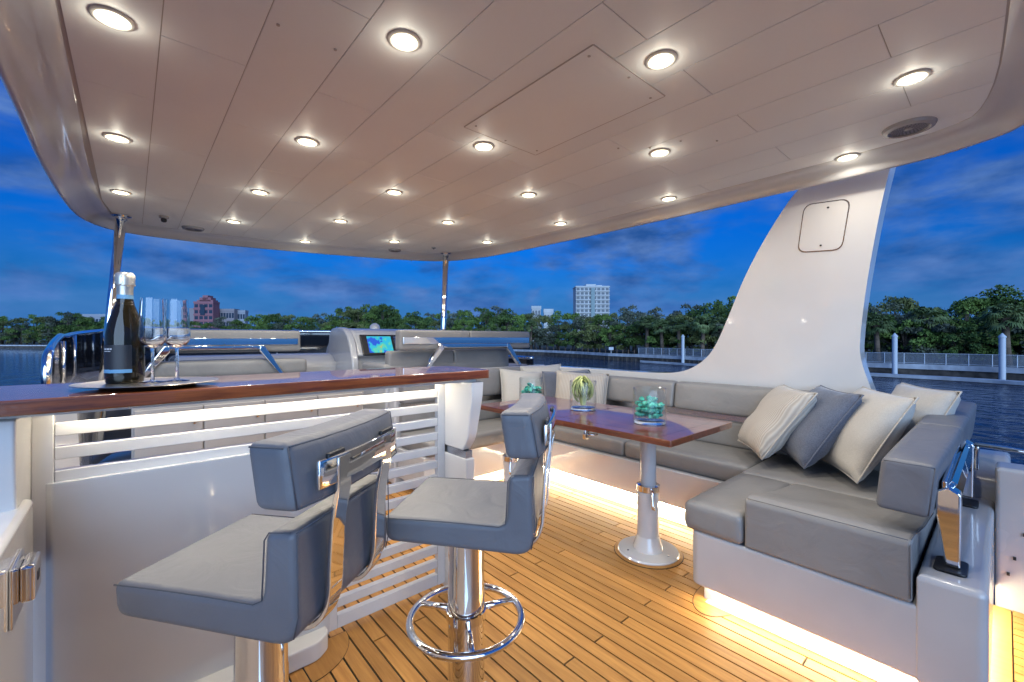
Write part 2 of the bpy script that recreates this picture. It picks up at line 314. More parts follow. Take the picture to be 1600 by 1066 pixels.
def part(name, me, m_, parent=None, loc=(0, 0, 0), rot=(0, 0, 0), label=None):
    o = bpy.data.objects.new(name, me); col.objects.link(o); o.location = loc; o.rotation_euler = rot; o.parent = parent
    if len(me.materials) == 0: me.materials.append(M[m_])
    if me.get('wn'): wn = o.modifiers.new('weighted_normal', 'WEIGHTED_NORMAL'); wn.keep_sharp = True; wn.weight = 60
    if label: o['label'] = label
    return o
def solo(name, me, m_, label, cat, loc=(0, 0, 0), rot=(0, 0, 0), group=None):
    o = part(name, me, m_, None, loc, rot); o['label'] = label; o['category'] = cat
    if group: o['group'] = group
    return o
def struct(name, me, m_, label=None):
    o = part(name, me, m_); o['kind'] = 'structure'
    if label: o['label'] = label
    return o
def copy_tree(o, parent=None):
    c = o.copy(); col.objects.link(c); c.parent = parent
    for ch in list(o.children): copy_tree(ch, c)
    return c

# ================================================================== SETTING
struct('water', me_new('water', [(-4000, -4000, -4.5), (4000, -4000, -4.5), (4000, 4000, -4.5), (-4000, 4000, -4.5)], [(0, 1, 2, 3)], False), 'water')

# ---- deck: black caulking bed with single teak planks
deck = struct('deck', box(-.35, 3.14, -1.3, 4.0, -.06, -.006), 'caulk', 'teak planked flybridge deck')
PW = .0638; x = -.19; k = 0; ROWX = []
while x < 3.1: ROWX.append((x, k)); x += PW; k += 1
unit = me_new('plank', [(0, 0, 0), (1, 0, 0), (1, 1, 0), (0, 1, 0), (0, 0, 1), (1, 0, 1), (1, 1, 1), (0, 1, 1)], [(0, 3, 2, 1), (4, 5, 6, 7), (0, 1, 5, 4), (1, 2, 6, 5), (2, 3, 7, 6), (3, 0, 4, 7)], False)
unit.materials.append(M['teak'])
def plank(x0, x1, y0, y1):
    o = part('plank', unit, 'teak', deck, (x0, y0, -.0058)); o.scale = (x1 - x0, y1 - y0, .0058)
def k_of(xx): return int(round((xx - (-.19)) / PW))
k0 = k_of(1.334 - PW / 2)
GAP = .0078
for x, k in ROWX:
    ph = (k - k0) % 3
    cuts = [1.145 + (0, .62, 1.24)[ph] + 1.86 * j for j in (-2, -1, 0, 1, 2)]
    ys = [.045] + [c for c in cuts if .3 < c < 3.7] + [3.98] if x < 2.84 else []
    for a, b_ in zip(ys[:-1], ys[1:]): plank(x + GAP / 2, x + PW - GAP / 2, a + GAP / 2, b_ - GAP / 2)
    if x < 3.1: plank(x + GAP / 2, x + PW - GAP / 2, -1.28, -.024)
plank(-.19, 3.12, -.019, .040)            # margin board behind the seat
def flat_slab(pts, z0, z1): return extrude(pts, 'z', z0, z1)
# curved margin pieces at the feet of the furniture
def d_plate(pts):
    part('plank', flat_slab([(Vector((sum(p[0] for p in pts) / len(pts), sum(p[1] for p in pts) / len(pts))) * -.035 + Vector(p) * 1.035)[:] for p in pts], -.001, .0012), 'caulk', deck).name = 'caulking'
    part('plank', flat_slab(pts, -.001, .0026), 'teak', deck)
arc = [(2.20 + .20 * math.cos(R(a)), .93 + .105 * math.sin(R(a))) for a in range(90, 271, 12)]
d_plate([(2.32, 1.035)] + arc + [(2.32, .825)])
arc = [(.50 + .205 * math.cos(R(a)), 1.905 + .205 * math.sin(R(a))) for a in range(0, -91, -8)]
d_plate([(.50, 1.905)] + arc)
part('margin_strip', box(-.35, -.195, -1.3, 4.0, -.006, .004), 'gelcoat', deck)

# unseen deck aft of the camera, added and kept pale to bounce light upward
noise_mat(mat('bounce_white', (.7, .7, .68), .5), nscale=2, c1=(.66, .655, .64), c2=(.72, .715, .70), coords='World')
struct('aft_bounce_deck', box(-1.2, 3.6, -5.5, -1.302, -.06, .0, .005, 2), 'bounce_white', 'unseen pale aft deck added to bounce light')

# ================================================================== HARDTOP
edge = [(-.15, .02), (-.27, .25), (-.30, .8), (-.305, 1.7), (-.31, 2.4), (-.32, 3.1), (-.30, 3.85), (-.245, 4.30), (-.06, 4.575), (.35, 4.63), (.87, 4.57), (1.6, 4.40), (2.23, 4.19), (2.55, 3.98), (2.70, 3.62), (2.775, 3.1), (2.82, 1.9), (2.815, .8), (2.80, .30), (2.74, .085), (2.62, -.055), (2.3, -.13), (1.8, -.16), (1.26, -.17), (.5, -.15), (.1, -.10)]
edge = [(p.x, p.y) for p in smooth_path([(a, b_, 0) for a, b_ in edge], 3, True)]
def inset(poly, d_):
    o = []; k = len(poly)
    for i in range(k):
        a = Vector(poly[i - 1]); c = Vector(poly[(i + 1) % k]); tg = (c - a).normalized(); nn = Vector((tg.y, -tg.x)); o.append(tuple(Vector(poly[i]) + nn * d_))
    return o
area2 = sum(edge[i - 1][0] * edge[i][1] - edge[i][0] * edge[i - 1][1] for i in range(len(edge)))
sg = -1 if area2 > 0 else 1
loops = [(.155, 2.186), (.150, 2.1795), (.10, 2.174), (.06, 2.160), (.03, 2.140), (.012, 2.124), (0, 2.120), (-.012, 2.128), (-.02, 2.15), (-.02, 2.24), (.02, 2.30), (.12, 2.34), (.4, 2.37)]
V = []; Fc = []; n = len(edge)
for d_, z_ in loops: V += [(p[0], p[1], z_) for p in inset(edge, sg * d_)]
for i in range(len(loops) - 1):
    for j in range(n): Fc.append((i * n + j, i * n + (j + 1) % n, (i + 1) * n + (j + 1) % n, (i + 1) * n + j))
Fc.append(tuple((len(loops) - 1) * n + j for j in range(n)))
hard = thing('hardtop', 'white yacht hardtop roof with seamed ceiling panels and downlights overhead', 'hardtop', (1.26, 2.2, 2.12))
def hp(name, me, m_, **k):
    xf(me, (-1.26, -2.2, -2.12)); return part(name, me, m_, hard, **k)
noise_mat(mat('rim_gloss', (.7, .7, .7), .2, coat=.6), nscale=1.5, c1=(.64, .65, .66), c2=(.69, .70, .71))
hp('rim', me_new('rim', V, Fc), 'rim_gloss')
inner = inset(edge, sg * .158)
hp('backing', me_new('backing', [(p[0], p[1], 2.1822) for p in inset(edge, sg * .152)], [tuple(range(n))], False), 'ceiling_gap')
def yspan(xx):
    ys = []
    for i in range(n):
        a, b_ = inner[i - 1], inner[i]
        if (a[0] - xx) * (b_[0] - xx) < 0: ys.append(a[1] + (b_[1] - a[1]) * (xx - a[0]) / (b_[0] - a[0]))
    return (min(ys), max(ys)) if len(ys) >= 2 else None
xs = [-.155] + [.065 + .22 * i for i in range(12)] + [2.665]
G = .0015
for i in range(13):
    x0, x1 = xs[i] + G, xs[i + 1] - G
    if i == 0: x0 = -.142
    if i == 12: x1 = 2.655
    par = i % 2; cuts = [.24 + .47 * kk for kk in range(-2, 12) if kk % 2 == par]
    if i == 0: cuts = [1.29, 2.11, 3.0, 3.85]
    steps = 5; X_ = [x0 + (x1 - x0) * s / steps for s in range(steps + 1)]
    sp = [yspan(q) for q in X_]
    if any(s is None for s in sp): continue
    lo = [s[0] for s in sp]; hi = [s[1] for s in sp]; lo_ = min(lo); hi_ = max(hi)
    cs = [-9] + [c for c in cuts if max(lo) + .1 < c < min(hi) - .12] + [9]
    for a, b_ in zip(cs[:-1], cs[1:]):
        bot = [(X_[s], max(a + G, lo[s])) for s in range(steps + 1)]; top = [(X_[s], min(b_ - G, hi[s])) for s in range(steps + 1)]
        hp('ceiling_panel', extrude(bot + top[::-1], 'z', 2.1845, 2.1795), 'ceiling')
# access hatch outline and small screws
hx0, hx1, hy0, hy1 = 1.06, 1.48, .83, 1.51
hp('hatch_panel', box(hx0, hx1, hy0, hy1, 2.1772, 2.1793), 'ceiling')
hp('hatch_groove', boxes([(hx0 - .003, hx0, hy0, hy1, 2.1765, 2.1796), (hx1, hx1 + .003, hy0, hy1, 2.1765, 2.1796), (hx0, hx1, hy0 - .003, hy0, 2.1765, 2.1796), (hx0, hx1, hy1, hy1 + .003, 2.1765, 2.1796)]), 'ceiling_gap')
scr = lathe([(.001, -.002), (.005, -.0015), (.005, .001)], 8); scr.materials.append(M['ceiling_gap'])
for px, py in ((1.09, .87), (1.45, .87), (1.09, 1.47), (1.45, 1.47), (1.27, 1.49), (.315, 1.37), (.475, 1.37), (1.87, .97), (1.99, .86), (1.72, 1.2), (1.83, 1.1), (1.28, .85)):
    part('screw', scr, 'ceiling_gap', hard, (px - 1.26, py - 2.2, 2.1766 - 2.12))

# downlights
LIGHTS = [(-.039, 1.65), (.618, 1.194), (1.281, .731), (2.016, .211), (-.047, 2.617), (.602, 2.096), (1.233, 1.602), (1.912, 1.097), (2.654, .513), (-.047, 3.568), (.591, 3.008), (1.208, 2.465), (1.858, 1.957), (2.581, 1.419), (.588, 3.892), (1.195, 3.335), (1.829, 2.826), (2.506, 2.279), (1.202, 4.246), (1.816, 3.706), (2.473, 3.163)]
LAB = ['large recessed downlight nearest the top left corner of the roof', 'recessed downlight second from left in the nearest row', 'recessed downlight third from left in the nearest row', 'recessed downlight at the right end of the nearest row',
 'leftmost recessed downlight in the second row of the ceiling', 'recessed downlight second from left in the second row', 'middle recessed downlight in the second row of the ceiling', 'recessed downlight fourth from left in the second row', 'recessed downlight beside the top of the white arch',
 'recessed downlight directly above the left chrome pole', 'recessed downlight second from left in the third row', 'middle recessed downlight in the third row', 'recessed downlight fourth from left in the third row', 'rightmost recessed downlight in the third row',
 'leftmost recessed downlight in the fourth row from the camera', 'recessed downlight second from left in the fourth row', 'recessed downlight above the right chrome pole in the fourth row', 'rightmost recessed downlight in the fourth row',
 'leftmost of the three farthest recessed downlights', 'middle of the three farthest recessed downlights', 'rightmost of the three farthest recessed downlights']
ringm = lathe([(.036, .004), (.037, -.004), (.040, -.006), (.046, -.005), (.0495, -.002), (.0495, .003)], 28, False); ringm.materials.append(M['trim_white'])
lensm = lathe([(.001, -.0035), (.036, -.003)], 24, False); lensm.materials.append(M['lens'])
ld = bpy.data.lights.new('lamp', 'AREA'); ld.shape = 'DISK'; ld.size = .05; ld.energy = SPOT_W; ld.color = (1, .93, .81); ld.spread = R(165)
gd = bpy.data.lights.new('ceiling_fill', 'POINT'); gd.energy = 0.07; gd.shadow_soft_size = .012; gd.color = (1, .93, .76)  # extra point light added below each lens to brighten the ceiling around it
for (px, py), lb in zip(LIGHTS, LAB):
    t_ = thing('downlight', lb, 'downlight', (px, py, 2.1787), 0, 'recessed ceiling downlights')
    part('trim_ring', ringm, 'satin_steel', t_); part('lens', lensm, 'lens', t_)
    gw_ = bpy.data.objects.new('ceiling_fill', gd); col.objects.link(gw_); gw_.parent = t_; gw_.location = (0, 0, -.034)
    lo_ = bpy.data.objects.new('lamp', ld); col.objects.link(lo_); lo_.parent = t_; lo_.location = (0, 0, -.010)
# ceiling speakers, camera dome
def speaker(loc, r, lb):
    t_ = thing('ceiling_speaker', lb, 'speaker', loc, 0, 'round ceiling speakers')
    part('bezel', lathe([(r * .72, -.012), (r * .78, -.017), (r * .95, -.012), (r, -.003), (r, .002)], 32, False), 'gelcoat', t_)
    V = []; Fc = []
    g_ = part('grille', lathe([(.001, -.010), (r * .72, -.010)], 28, False), 'gelcoat', t_)
    hole = lathe([(.001, -.0014), (.0030, -.0012)], 6, False); hs = []
    rr = 1
    for ring_ in range(2, 9):
        rd = r * .70 * ring_ / 9; cnt = int(2 * math.pi * rd / .0125)
        for q in range(cnt): hs.append(xf(hole.copy(), (rd * math.cos(2 * math.pi * q / cnt), rd * math.sin(2 * math.pi * q / cnt), -.0098)))
    part('grille_holes', join(*hs), 'black', t_)
    part('tweeter', lathe([(.001, -.016), (r * .12, -.015), (r * .17, -.011)], 16, False), 'gelcoat', t_)
speaker((2.474, .269, 2.1793), .088, 'round white ceiling speaker with perforated grille above the arch')
speaker((.376, 4.33, 2.178), .075, 'round white speaker by the left chrome pole at the front')
speaker((1.989, 4.05, 2.178), .06, 'round white speaker in front of the three farthest downlights')
t_ = thing('dome_camera', 'tiny black dome camera on the ceiling near the left pole', 'camera', (.18, 4.067, 2.1793))
part('base', lathe([(.03, .001), (.03, -.012), (.02, -.018)], 20), 'gelcoat', t_); part('lens_ball', lathe([(.001, -.045), (.014, -.041), (.019, -.03), (.016, -.018)], 16), 'black', t_)
t_ = thing('ceiling_sensor', 'tiny dark sensor on the ceiling by the right pole', 'sensor', (2.229, 3.70, 2.1793))
part('base', lathe([(.022, .001), (.022, -.008), (.012, -.012)], 16), 'satin_steel', t_); part('eye', lathe([(.001, -.02), (.010, -.012)], 12, False), 'black', t_)

# poles
def pole(x, y, dx, dy, lb):
    t_ = thing('support_pole', lb, 'pole', (x, y, 2.176), 0, 'chrome poles under the hardtop')
    part('tube', tube([(dx * s, dy * s, -s * 1.6) for s in (0, .5, 1)], .03, 20), 'chrome', t_)
    part('flange', lathe([(.058, .002), (.058, -.008), (.034, -.013), (.033, -.03)], 24), 'chrome', t_)
pole(-.053, 4.22, -.12, -.1, 'slanting chrome roof pole behind the champagne bottle')
pole(2.46, 3.84, .0, .1, 'upright chrome roof pole right of the helm screen')

# arch
k_ = (2.93 - 3.45) / (2.16 - .95)
front = [(.72, 2.20), (.825, 2.132), (.988, 1.947), (1.158, 1.713), (1.306, 1.464), (1.469, 1.207), (1.62, 1.076), (1.80, 1.005), (2.05, .985), (2.5, .985)]
back = [(.50, .86), (.535, .93), (.55, .983), (.583, 1.162), (.572, 1.318), (.521, 1.61), (.442, 1.966), (.379, 2.20)]
sm = lambda P_: [(p.y, p.z) for p in smooth_path([(0, a, b_) for a, b_ in P_], 4)]
poly = sm(front) + [(3.4, .985), (3.4, .86)] + sm(back)
bm = bmesh.new()
def ax_(y_, z_): return 3.45 + k_ * (z_ - .95)
v0 = [bm.verts.new((ax_(a, b_), a, b_)) for a, b_ in poly]; v1 = [bm.verts.new((ax_(a, b_) + .13, a, b_)) for a, b_ in poly]; nn = len(poly)
f0 = bm.faces.new(v0); f1 = bm.faces.new(v1[::-1])
for i in range(nn): bm.faces.new((v0[i], v1[i], v1[(i + 1) % nn], v0[(i + 1) % nn]))
bmesh.ops.bevel(bm, geom=list(f0.edges), offset=.018, segments=4, profile=.5, affect='EDGES')
ar = thing('roof_arch', 'curved white sweeping arch holding up the roof behind the sofa', 'arch', (3.5, 1.2, .86))
me = from_bm('arch', bm, True, 50); xf(me, (-3.5, -1.2, -.86)); part('arch_body', me, 'arch_gloss', ar)
hq = rounded([(.775, 2.064), (.565, 2.050), (.625, 1.80), (.838, 1.815)], .045, 6)
def hatch(sc_, off, mname, nm):
    cy_, cz_ = .70, 1.93; pts = [((a - cy_) * sc_ + cy_, (b_ - cz_) * sc_ + cz_) for a, b_ in hq]
    bm = bmesh.new(); a_ = [bm.verts.new((ax_(p, q) - off, p, q)) for p, q in pts]; b2 = [bm.verts.new((ax_(p, q) + .004, p, q)) for p, q in pts]; kk = len(pts)
    bm.faces.new(a_)
    for i in range(kk): bm.faces.new((a_[i], b2[i], b2[(i + 1) % kk], a_[(i + 1) % kk]))
    me = from_bm('hatch', bm, True, 40); xf(me, (-3.5, -1.2, -.86)); return part(nm, me, mname, ar)
hatch(1.05, .002, 'satin_steel', 'hatch_rim'); hatch(1.0, .0045, 'arch_gloss', 'access_hatch')
for p, q in ((.665, 2.03), (.72, 1.835)): part('screw', lathe([(.001, .001), (.006, 0), (.006, -.003)], 8), 'black', ar, (ax_(p, q) - .006 - 3.5, p - 1.2, q - .86), (0, R(-90), 0))
struct('ground_dummy', box(0, .01, 0, .01, -5.2, -5.19), 'earth') if False else None
# ================================================================== BAR
noise_mat(mat('bar_white', (.62, .61, .6), .22, coat=.4), nscale=2.2, detail=3, c1=(.58, .575, .565), c2=(.64, .635, .62), rrange=(.16, .28))
bar = thing('bar_counter', 'slatted white bar counter with a long varnished mahogany top', 'bar', (.5, 1.85, 0))
def bp_(name, me, m_, **k):
    xf(me, (-.5, -1.85, 0)); return part(name, me, m_, bar, **k)
topo = [(-.62, 1.585), (1.305, 1.655), (1.325, 1.675), (1.345, 1.79), (1.345, 2.02), (1.30, 2.075), (1.12, 2.09), (1.07, 2.12), (-.62, 2.12)]
bp_('bar_top', extrude(rounded(topo, [.01, .012, .012, .03, .04, .04, .02, .02, .01], 4), 'z', 1.0905, 1.130, .004, 2), 'mahogany')
bp_('inlay_strip', boxes([(1.085, 1.105, 1.655, 2.08, 1.1295, 1.1306)]), 'inlay')
bp_('sub_top', box(-.4, 1.26, 1.70, 2.08, 1.074, 1.0902), 'bar_white')
YP0, YP1 = 1.9, 1.932
# frame stiles
bp_('stile', box(1.170, 1.212, YP0, YP1, .03, 1.074, .003, 2), 'bar_white'); bp_('stile', box(-.222, -.176, YP0, YP1, .03, 1.074, .003, 2), 'bar_white')
bp_('stile', box(.632, .668, YP0 + .001, YP1, .03, .846, .003, 2), 'bar_white')
# slats
def slat(x0, x1, z0, z1): bp_('slat', box(x0, x1, YP0 + .002, YP1 - .001, z0, z1, .003, 2), 'bar_white')
slot_top = [.9840 - .0721 * i for i in range(13)]; SL = .0325
slat(-.175, 1.169, slot_top[0] + .0005, 1.0235)
for i in range(12):
    z1, z0 = slot_top[i] - SL, slot_top[i + 1] + .0005
    if i < 1 + 1: slat(-.175, 1.169, z0, z1)
    else: slat(.6685, 1.169, z0, z1)
slat(.6685, 1.169, .03, slot_top[12] - SL) if slot_top[12] - SL > .04 else slat(.6685, 1.169, .03, .055)
# solid locker panel, slightly proud, and plinth
bp_('locker_panel', extrude(rounded([(-.178, 1.888), (.632, 1.888), (.632, 1.934), (-.2, 1.934), (-.2, 1.906)], [.006, .006, 0, 0, .006], 4), 'z', .03, .8455, .003, 2), 'gelcoat_gloss')
bp_('plinth', extrude(rounded([(-.2, 1.80), (.56, 1.80), (.615, 1.845), (.615, 1.89), (-.2, 1.89)], [0, .03, .03, 0, 0], 5), 'z', .002, .075, .006, 2), 'bar_white')
# right bracket: lower post, metal collar, flaring upper bracket
bp_('post', box(1.2125, 1.262, 1.712, 1.93, .004, .70, .006, 3), 'bar_white')
bp_('collar', box(1.218, 1.256, 1.725, 1.925, .70, .735), 'satin_steel')
def bracket(xa, xb, sgn):
    prof = rounded([(1.93, .736), (1.745, .736), (1.70, .80), (1.665, 1.00), (1.665, 1.073), (1.93, 1.073)], [0, .01, .03, .03, .004, 0], 4)
    me = extrude(prof, 'x', xa, xb, .006, 3)
    for v in me.vertices:               # widen towards the top
        f_ = (v.co.z - .736) / .34
        v.co.x += sgn * f_ * .022 * (1 if (v.co.x - (xa + xb) / 2) * sgn > 0 else -.1)
    return me
bp_('bracket', bracket(1.2135, 1.26, 1), 'bar_white')
bp_('bracket', bracket(-.262, -.2235, -1), 'bar_white')
bp_('post', box(-.262, -.223, 1.79, 1.93, .64, .735), 'satin_steel')
bp_('led_strip', box(-.15, 1.16, 1.872, 1.884, 1.068, 1.0735), 'led_bar')

# port gate by the camera
gt = thing('side_gate', 'glossy white low side gate with square latch at left', 'gate', (-.24, 1.2, 0))
def gp(name, me, m_, **k): xf(me, (.24, -1.2, 0)); return part(name, me, m_, gt, **k)
gp('gate_panel', box(-.30, -.205, .1, 1.80, .02, .838, .016, 4), 'arch_gloss')  # lighter gloss white; light falling on the gate is put into its colour
gp('latch_plate', box(-.205, -.198, 1.46, 1.60, .63, .765, .003, 2), 'chrome')
gp('latch_handle', box(-.1985, -.172, 1.53, 1.625, .655, .742, .007, 3), 'chrome'); gp('latch_keyhole', box(-.1735, -.171, 1.565, 1.59, .69, .71), 'black')

# ---- things on the bar
tr = thing('serving_tray', 'round silver tray under the bottle on the bar top', 'tray', (.045, 1.80, 1.1308))
part('dish', lathe([(.11, .0), (.118, 0), (.128, .006), (.172, .0105), (.182, .013), (.181, .0145), (.172, .0125), (.128, .0085), (.122, .0085), (.001, .0085)], 56, False), 'tray_metal', tr)
zt = 1.1394
bt = thing('champagne_bottle', 'dark champagne bottle with black label on the silver tray', 'bottle', (-.015, 1.88, zt))
part('glass_body', lathe([(.001, .012), (.03, .008), (.044, .0), (.048, .004), (.0495, .02), (.0495, .13), (.0485, .155), (.043, .19), (.032, .228), (.0245, .25), (.021, .268), (.0195, .29), (.019, .335), (.001, .335)], 40, False), 'bottle_glass', bt)
part('wine', lathe([(.001, .014), (.042, .006), (.0465, .02), (.0465, .13), (.0455, .155), (.040, .19), (.029, .226), (.0215, .25), (.001, .25)], 32, False), 'black', bt)
fo = part('foil_capsule', lathe([(.0205, .262), (.0205, .30), (.022, .312), (.0245, .314), (.0252, .335), (.0245, .349), (.019, .355), (.001, .356)], 32, False), 'foil', bt)
part('neck_band', lathe([(.0209, .262), (.0209, .283)], 32, False), 'label_blue', fo)
part('wire_cage', join(*[tube([(.0255 * math.cos(a + .5 * math.sin(s * 9)), .0255 * math.sin(a + .5 * math.sin(s * 9)), .314 + .033 * s) for s in (0, .25, .5, .75, 1)], .0011, 5) for a in [i * 1.047 for i in range(6)]]), 'foil', fo)
def wrap(r, a0, a1, z0, z1, n=14):
    V = []; 
    for i in range(n + 1):
        a = R(a0 + (a1 - a0) * i / n); V += [(r * math.cos(a), r * math.sin(a), z0), (r * math.cos(a), r * math.sin(a), z1)]
    return me_new('wrap', V, [(2 * i, 2 * i + 2, 2 * i + 3, 2 * i + 1) for i in range(n)])
lb_ = part('label', wrap(.0501, -178, -70, .034, .122), 'label_black', bt)
part('label_band', wrap(.0504, -178, -70, .034, .045), 'label_blue', lb_)
part('label_print', join(wrap(.0504, -164, -150, .107, .1115), wrap(.0504, -148, -136, .107, .1115), wrap(.0504, -134, -128, .107, .1115), wrap(.0504, -164, -146, .101, .103), wrap(.0504, -144, -132, .101, .103)), 'print_white', lb_)
def flute(loc, lb):
    t_ = thing('champagne_flute', lb, 'glass', loc, 0, 'champagne flutes on the tray')
    part('bowl', lathe([(.0012, .112), (.012, .113), (.024, .119), (.033, .132), (.037, .150), (.0355, .18), (.031, .272), (.0298, .272), (.0342, .18), (.0355, .151), (.0318, .135), (.022, .1225), (.0012, .118)], 36, False), 'glass_base', t_)
    part('stem', lathe([(.001, .1125), (.0065, .1118), (.0048, .10), (.0042, .06), (.0048, .015), (.008, .007), (.001, .0065)][::-1], 20, False), 'glass_base', t_)
    part('foot', lathe([(.001, .0006), (.034, .0006), (.0345, .0022), (.02, .0042), (.008, .0064), (.001, .0064)], 36, False), 'glass_base', t_)
flute((.052, 1.815, zt), 'empty champagne flute next to the bottle, taller looking one'); flute((.115, 1.825, zt), 'empty champagne flute at the right of the tray')

# ================================================================== BAR STOOLS
def bez(p0, p1, p2, n=8): return [tuple(Vector(p0) * (1 - t_) ** 2 + Vector(p1) * 2 * t_ * (1 - t_) + Vector(p2) * t_ ** 2 for t_ in [i / n])[0] if False else tuple(Vector(p0) * (1 - i / n) ** 2 + Vector(p1) * 2 * (i / n) * (1 - i / n) + Vector(p2) * (i / n) ** 2) for i in range(n + 1)]
def stool(loc, rz, lb, zr=.335):
    t_ = thing('bar_stool', lb, 'stool', loc, rz, 'bar stools at the counter')
    W2 = .198
    raw = [(.200, .668), (.207, .742), (-.168, .738), (-.176, .885), (-.246, .890), (-.252, .652)]
    prof = rounded(raw, [.03, .016, .03, .018, .018, .06], 7)
    me = extrude(prof, 'x', -W2, W2, .016, 5, 50)
    for v in me.vertices:                                  # soft crown of the seat
        if v.co.z > .72 and v.co.y > -.11: v.co.z += .006 * max(0, 1 - (v.co.x / W2) ** 2)
    st = part('seat', me, 'leather', t_)
    pip = []
    for s in (-1, 1):
        pip.append(tube([(s * (W2 - .002), y_, z_) for y_, z_ in bez((.203, .738), (.04, .742), (-.148, .734), 6) + [(-.169, .744), (-.175, .868), (-.186, .885), (-.235, .888)]], 0.0016, 6))
        pip.append(tube([(s * (W2 - .002), -.2495, .885), (s * (W2 - .002), -.253, .72), (s * (W2 - .002), -.243, .675)], 0.0016, 6))
    pip.append(tube([(-W2 + .004, -.2475, .888), (W2 - .004, -.2475, .888)], 0.0016, 6))
    for q_ in pip: part('piping', q_, 'stitch', st)
    # upper backrest, gently curved
    def bend(p): return Vector((p.x, p.y + .42 * p.x ** 2 + .010 * (p.z / .06) - .0, p.z))
    bk = part('backrest', cushion(.445, .095, .135, .018, (0, .004, .004), 7, bend), 'leather', t_, (0, -.230, 1.006))
    for zz in (.061, -.061):
        part('piping', tube([bend(Vector(((.214) * q, -.0455, zz)))[:] for q in (-1, -.6, -.2, .2, .6, 1)], 0.0016, 6), 'stitch', bk)
    for s in (-1, 1):
        part('piping', tube([bend(Vector((s * .221, .038 * q, .059)))[:] for q in (-1, 0, 1)], .002, 5), 'stitch', bk); part('piping', tube([bend(Vector((s * .2175, -.0455, q * .061)))[:] for q in (-1, 0, 1)], 0.0016, 5), 'stitch', bk)
    # chrome bracket: curved cross plate and two straps that sweep below the seat
    V = []; Fc = []; nseg = 16
    for i in range(nseg + 1):
        xx = -.175 + .35 * i / nseg; yb = -.2900 + .42 * xx ** 2 - .0
        for dy, zz in ((0, 1.030), (0, .970), (-.010, .970), (-.010, 1.030)): V.append((xx, yb + dy, zz))
    for i in range(nseg):
        for j in range(4): Fc.append((i * 4 + j, (i + 1) * 4 + j, (i + 1) * 4 + (j + 1) % 4, i * 4 + (j + 1) % 4))
    Fc += [(0, 1, 2, 3), tuple(nseg * 4 + j for j in (3, 2, 1, 0))]
    bm = bmesh.new(); tmp = me_new('plate', V, Fc); bm.from_mesh(tmp); bmesh.ops.recalc_face_normals(bm, faces=bm.faces)
    bmesh.ops.bevel(bm, geom=[e for e in bm.edges if e.calc_face_angle(0) > .7], offset=.003, segments=2, profile=.5, affect='EDGES')
    cp = part('cross_plate', from_bm('plate', bm, True, 40), 'chrome', t_)
    for s in (-1, 1): part('rubber_pad', box(s * .115 - .03, s * .115 + .03, -.289, -.278, 1.026, 1.038, .003, 2), 'black', cp)
    outer = [(-.2975, 1.024), (-.296, .95), (-.284, .885)] + bez((-.284, .885), (-.277, .80), (-.276, .74), 4)[1:] + bez((-.276, .74), (-.272, .655), (-.215, .640), 8)[1:] + [(-.06, .632)]
    inn = []
    for i, p in enumerate(outer):
        a = Vector(outer[max(i - 1, 0)]); c = Vector(outer[min(i + 1, len(outer) - 1)]); tg = (c - a).normalized(); nn_ = Vector((tg.y, -tg.x)); inn.append(tuple(Vector(p) - nn_ * .010))
    for s in (-1, 1):
        part('strap', extrude(outer + inn[::-1], 'x', s * .098 - .025, s * .098 + .025, .002, 2, 40), 'chrome', t_)
    part('seat_plate', box(-.12, .12, -.08, .11, .640, .6545, .005, 2), 'satin_steel', t_)
    part('pole', lathe([(.062, .012), (.062, .43), (.0605, .434), (.0605, .64)], 40), 'chrome', t_)
    part('floor_flange', lathe([(.15, .0005), (.15, .008), (.14, .014), (.075, .022), (.066, .03)], 40), 'chrome', t_)
    fr = part('foot_ring', tube([(.188 * math.cos(2 * math.pi * i / 48), .188 * math.sin(2 * math.pi * i / 48), zr) for i in range(48)], .0125, 12, True), 'chrome', t_)
    for a in (200, 310, 75): part('spoke', tube([(.055 * math.cos(R(a)), .055 * math.sin(R(a)), zr + .017), (.185 * math.cos(R(a)), .185 * math.sin(R(a)), zr)], .011, 12), 'chrome', fr)
    part('ring_collar', lathe([(.0635, zr), (.0675, .337), (.0675, .366), (.0635, .368)], 40, False), 'chrome', fr)
    return t_
stool((.251, 1.258, 0), R(38), 'grey leather bar stool closest to the camera, seat at left', .23)
stool((.856, 1.21, 0), R(40), 'grey leather bar stool with chrome foot ring, next to the table')

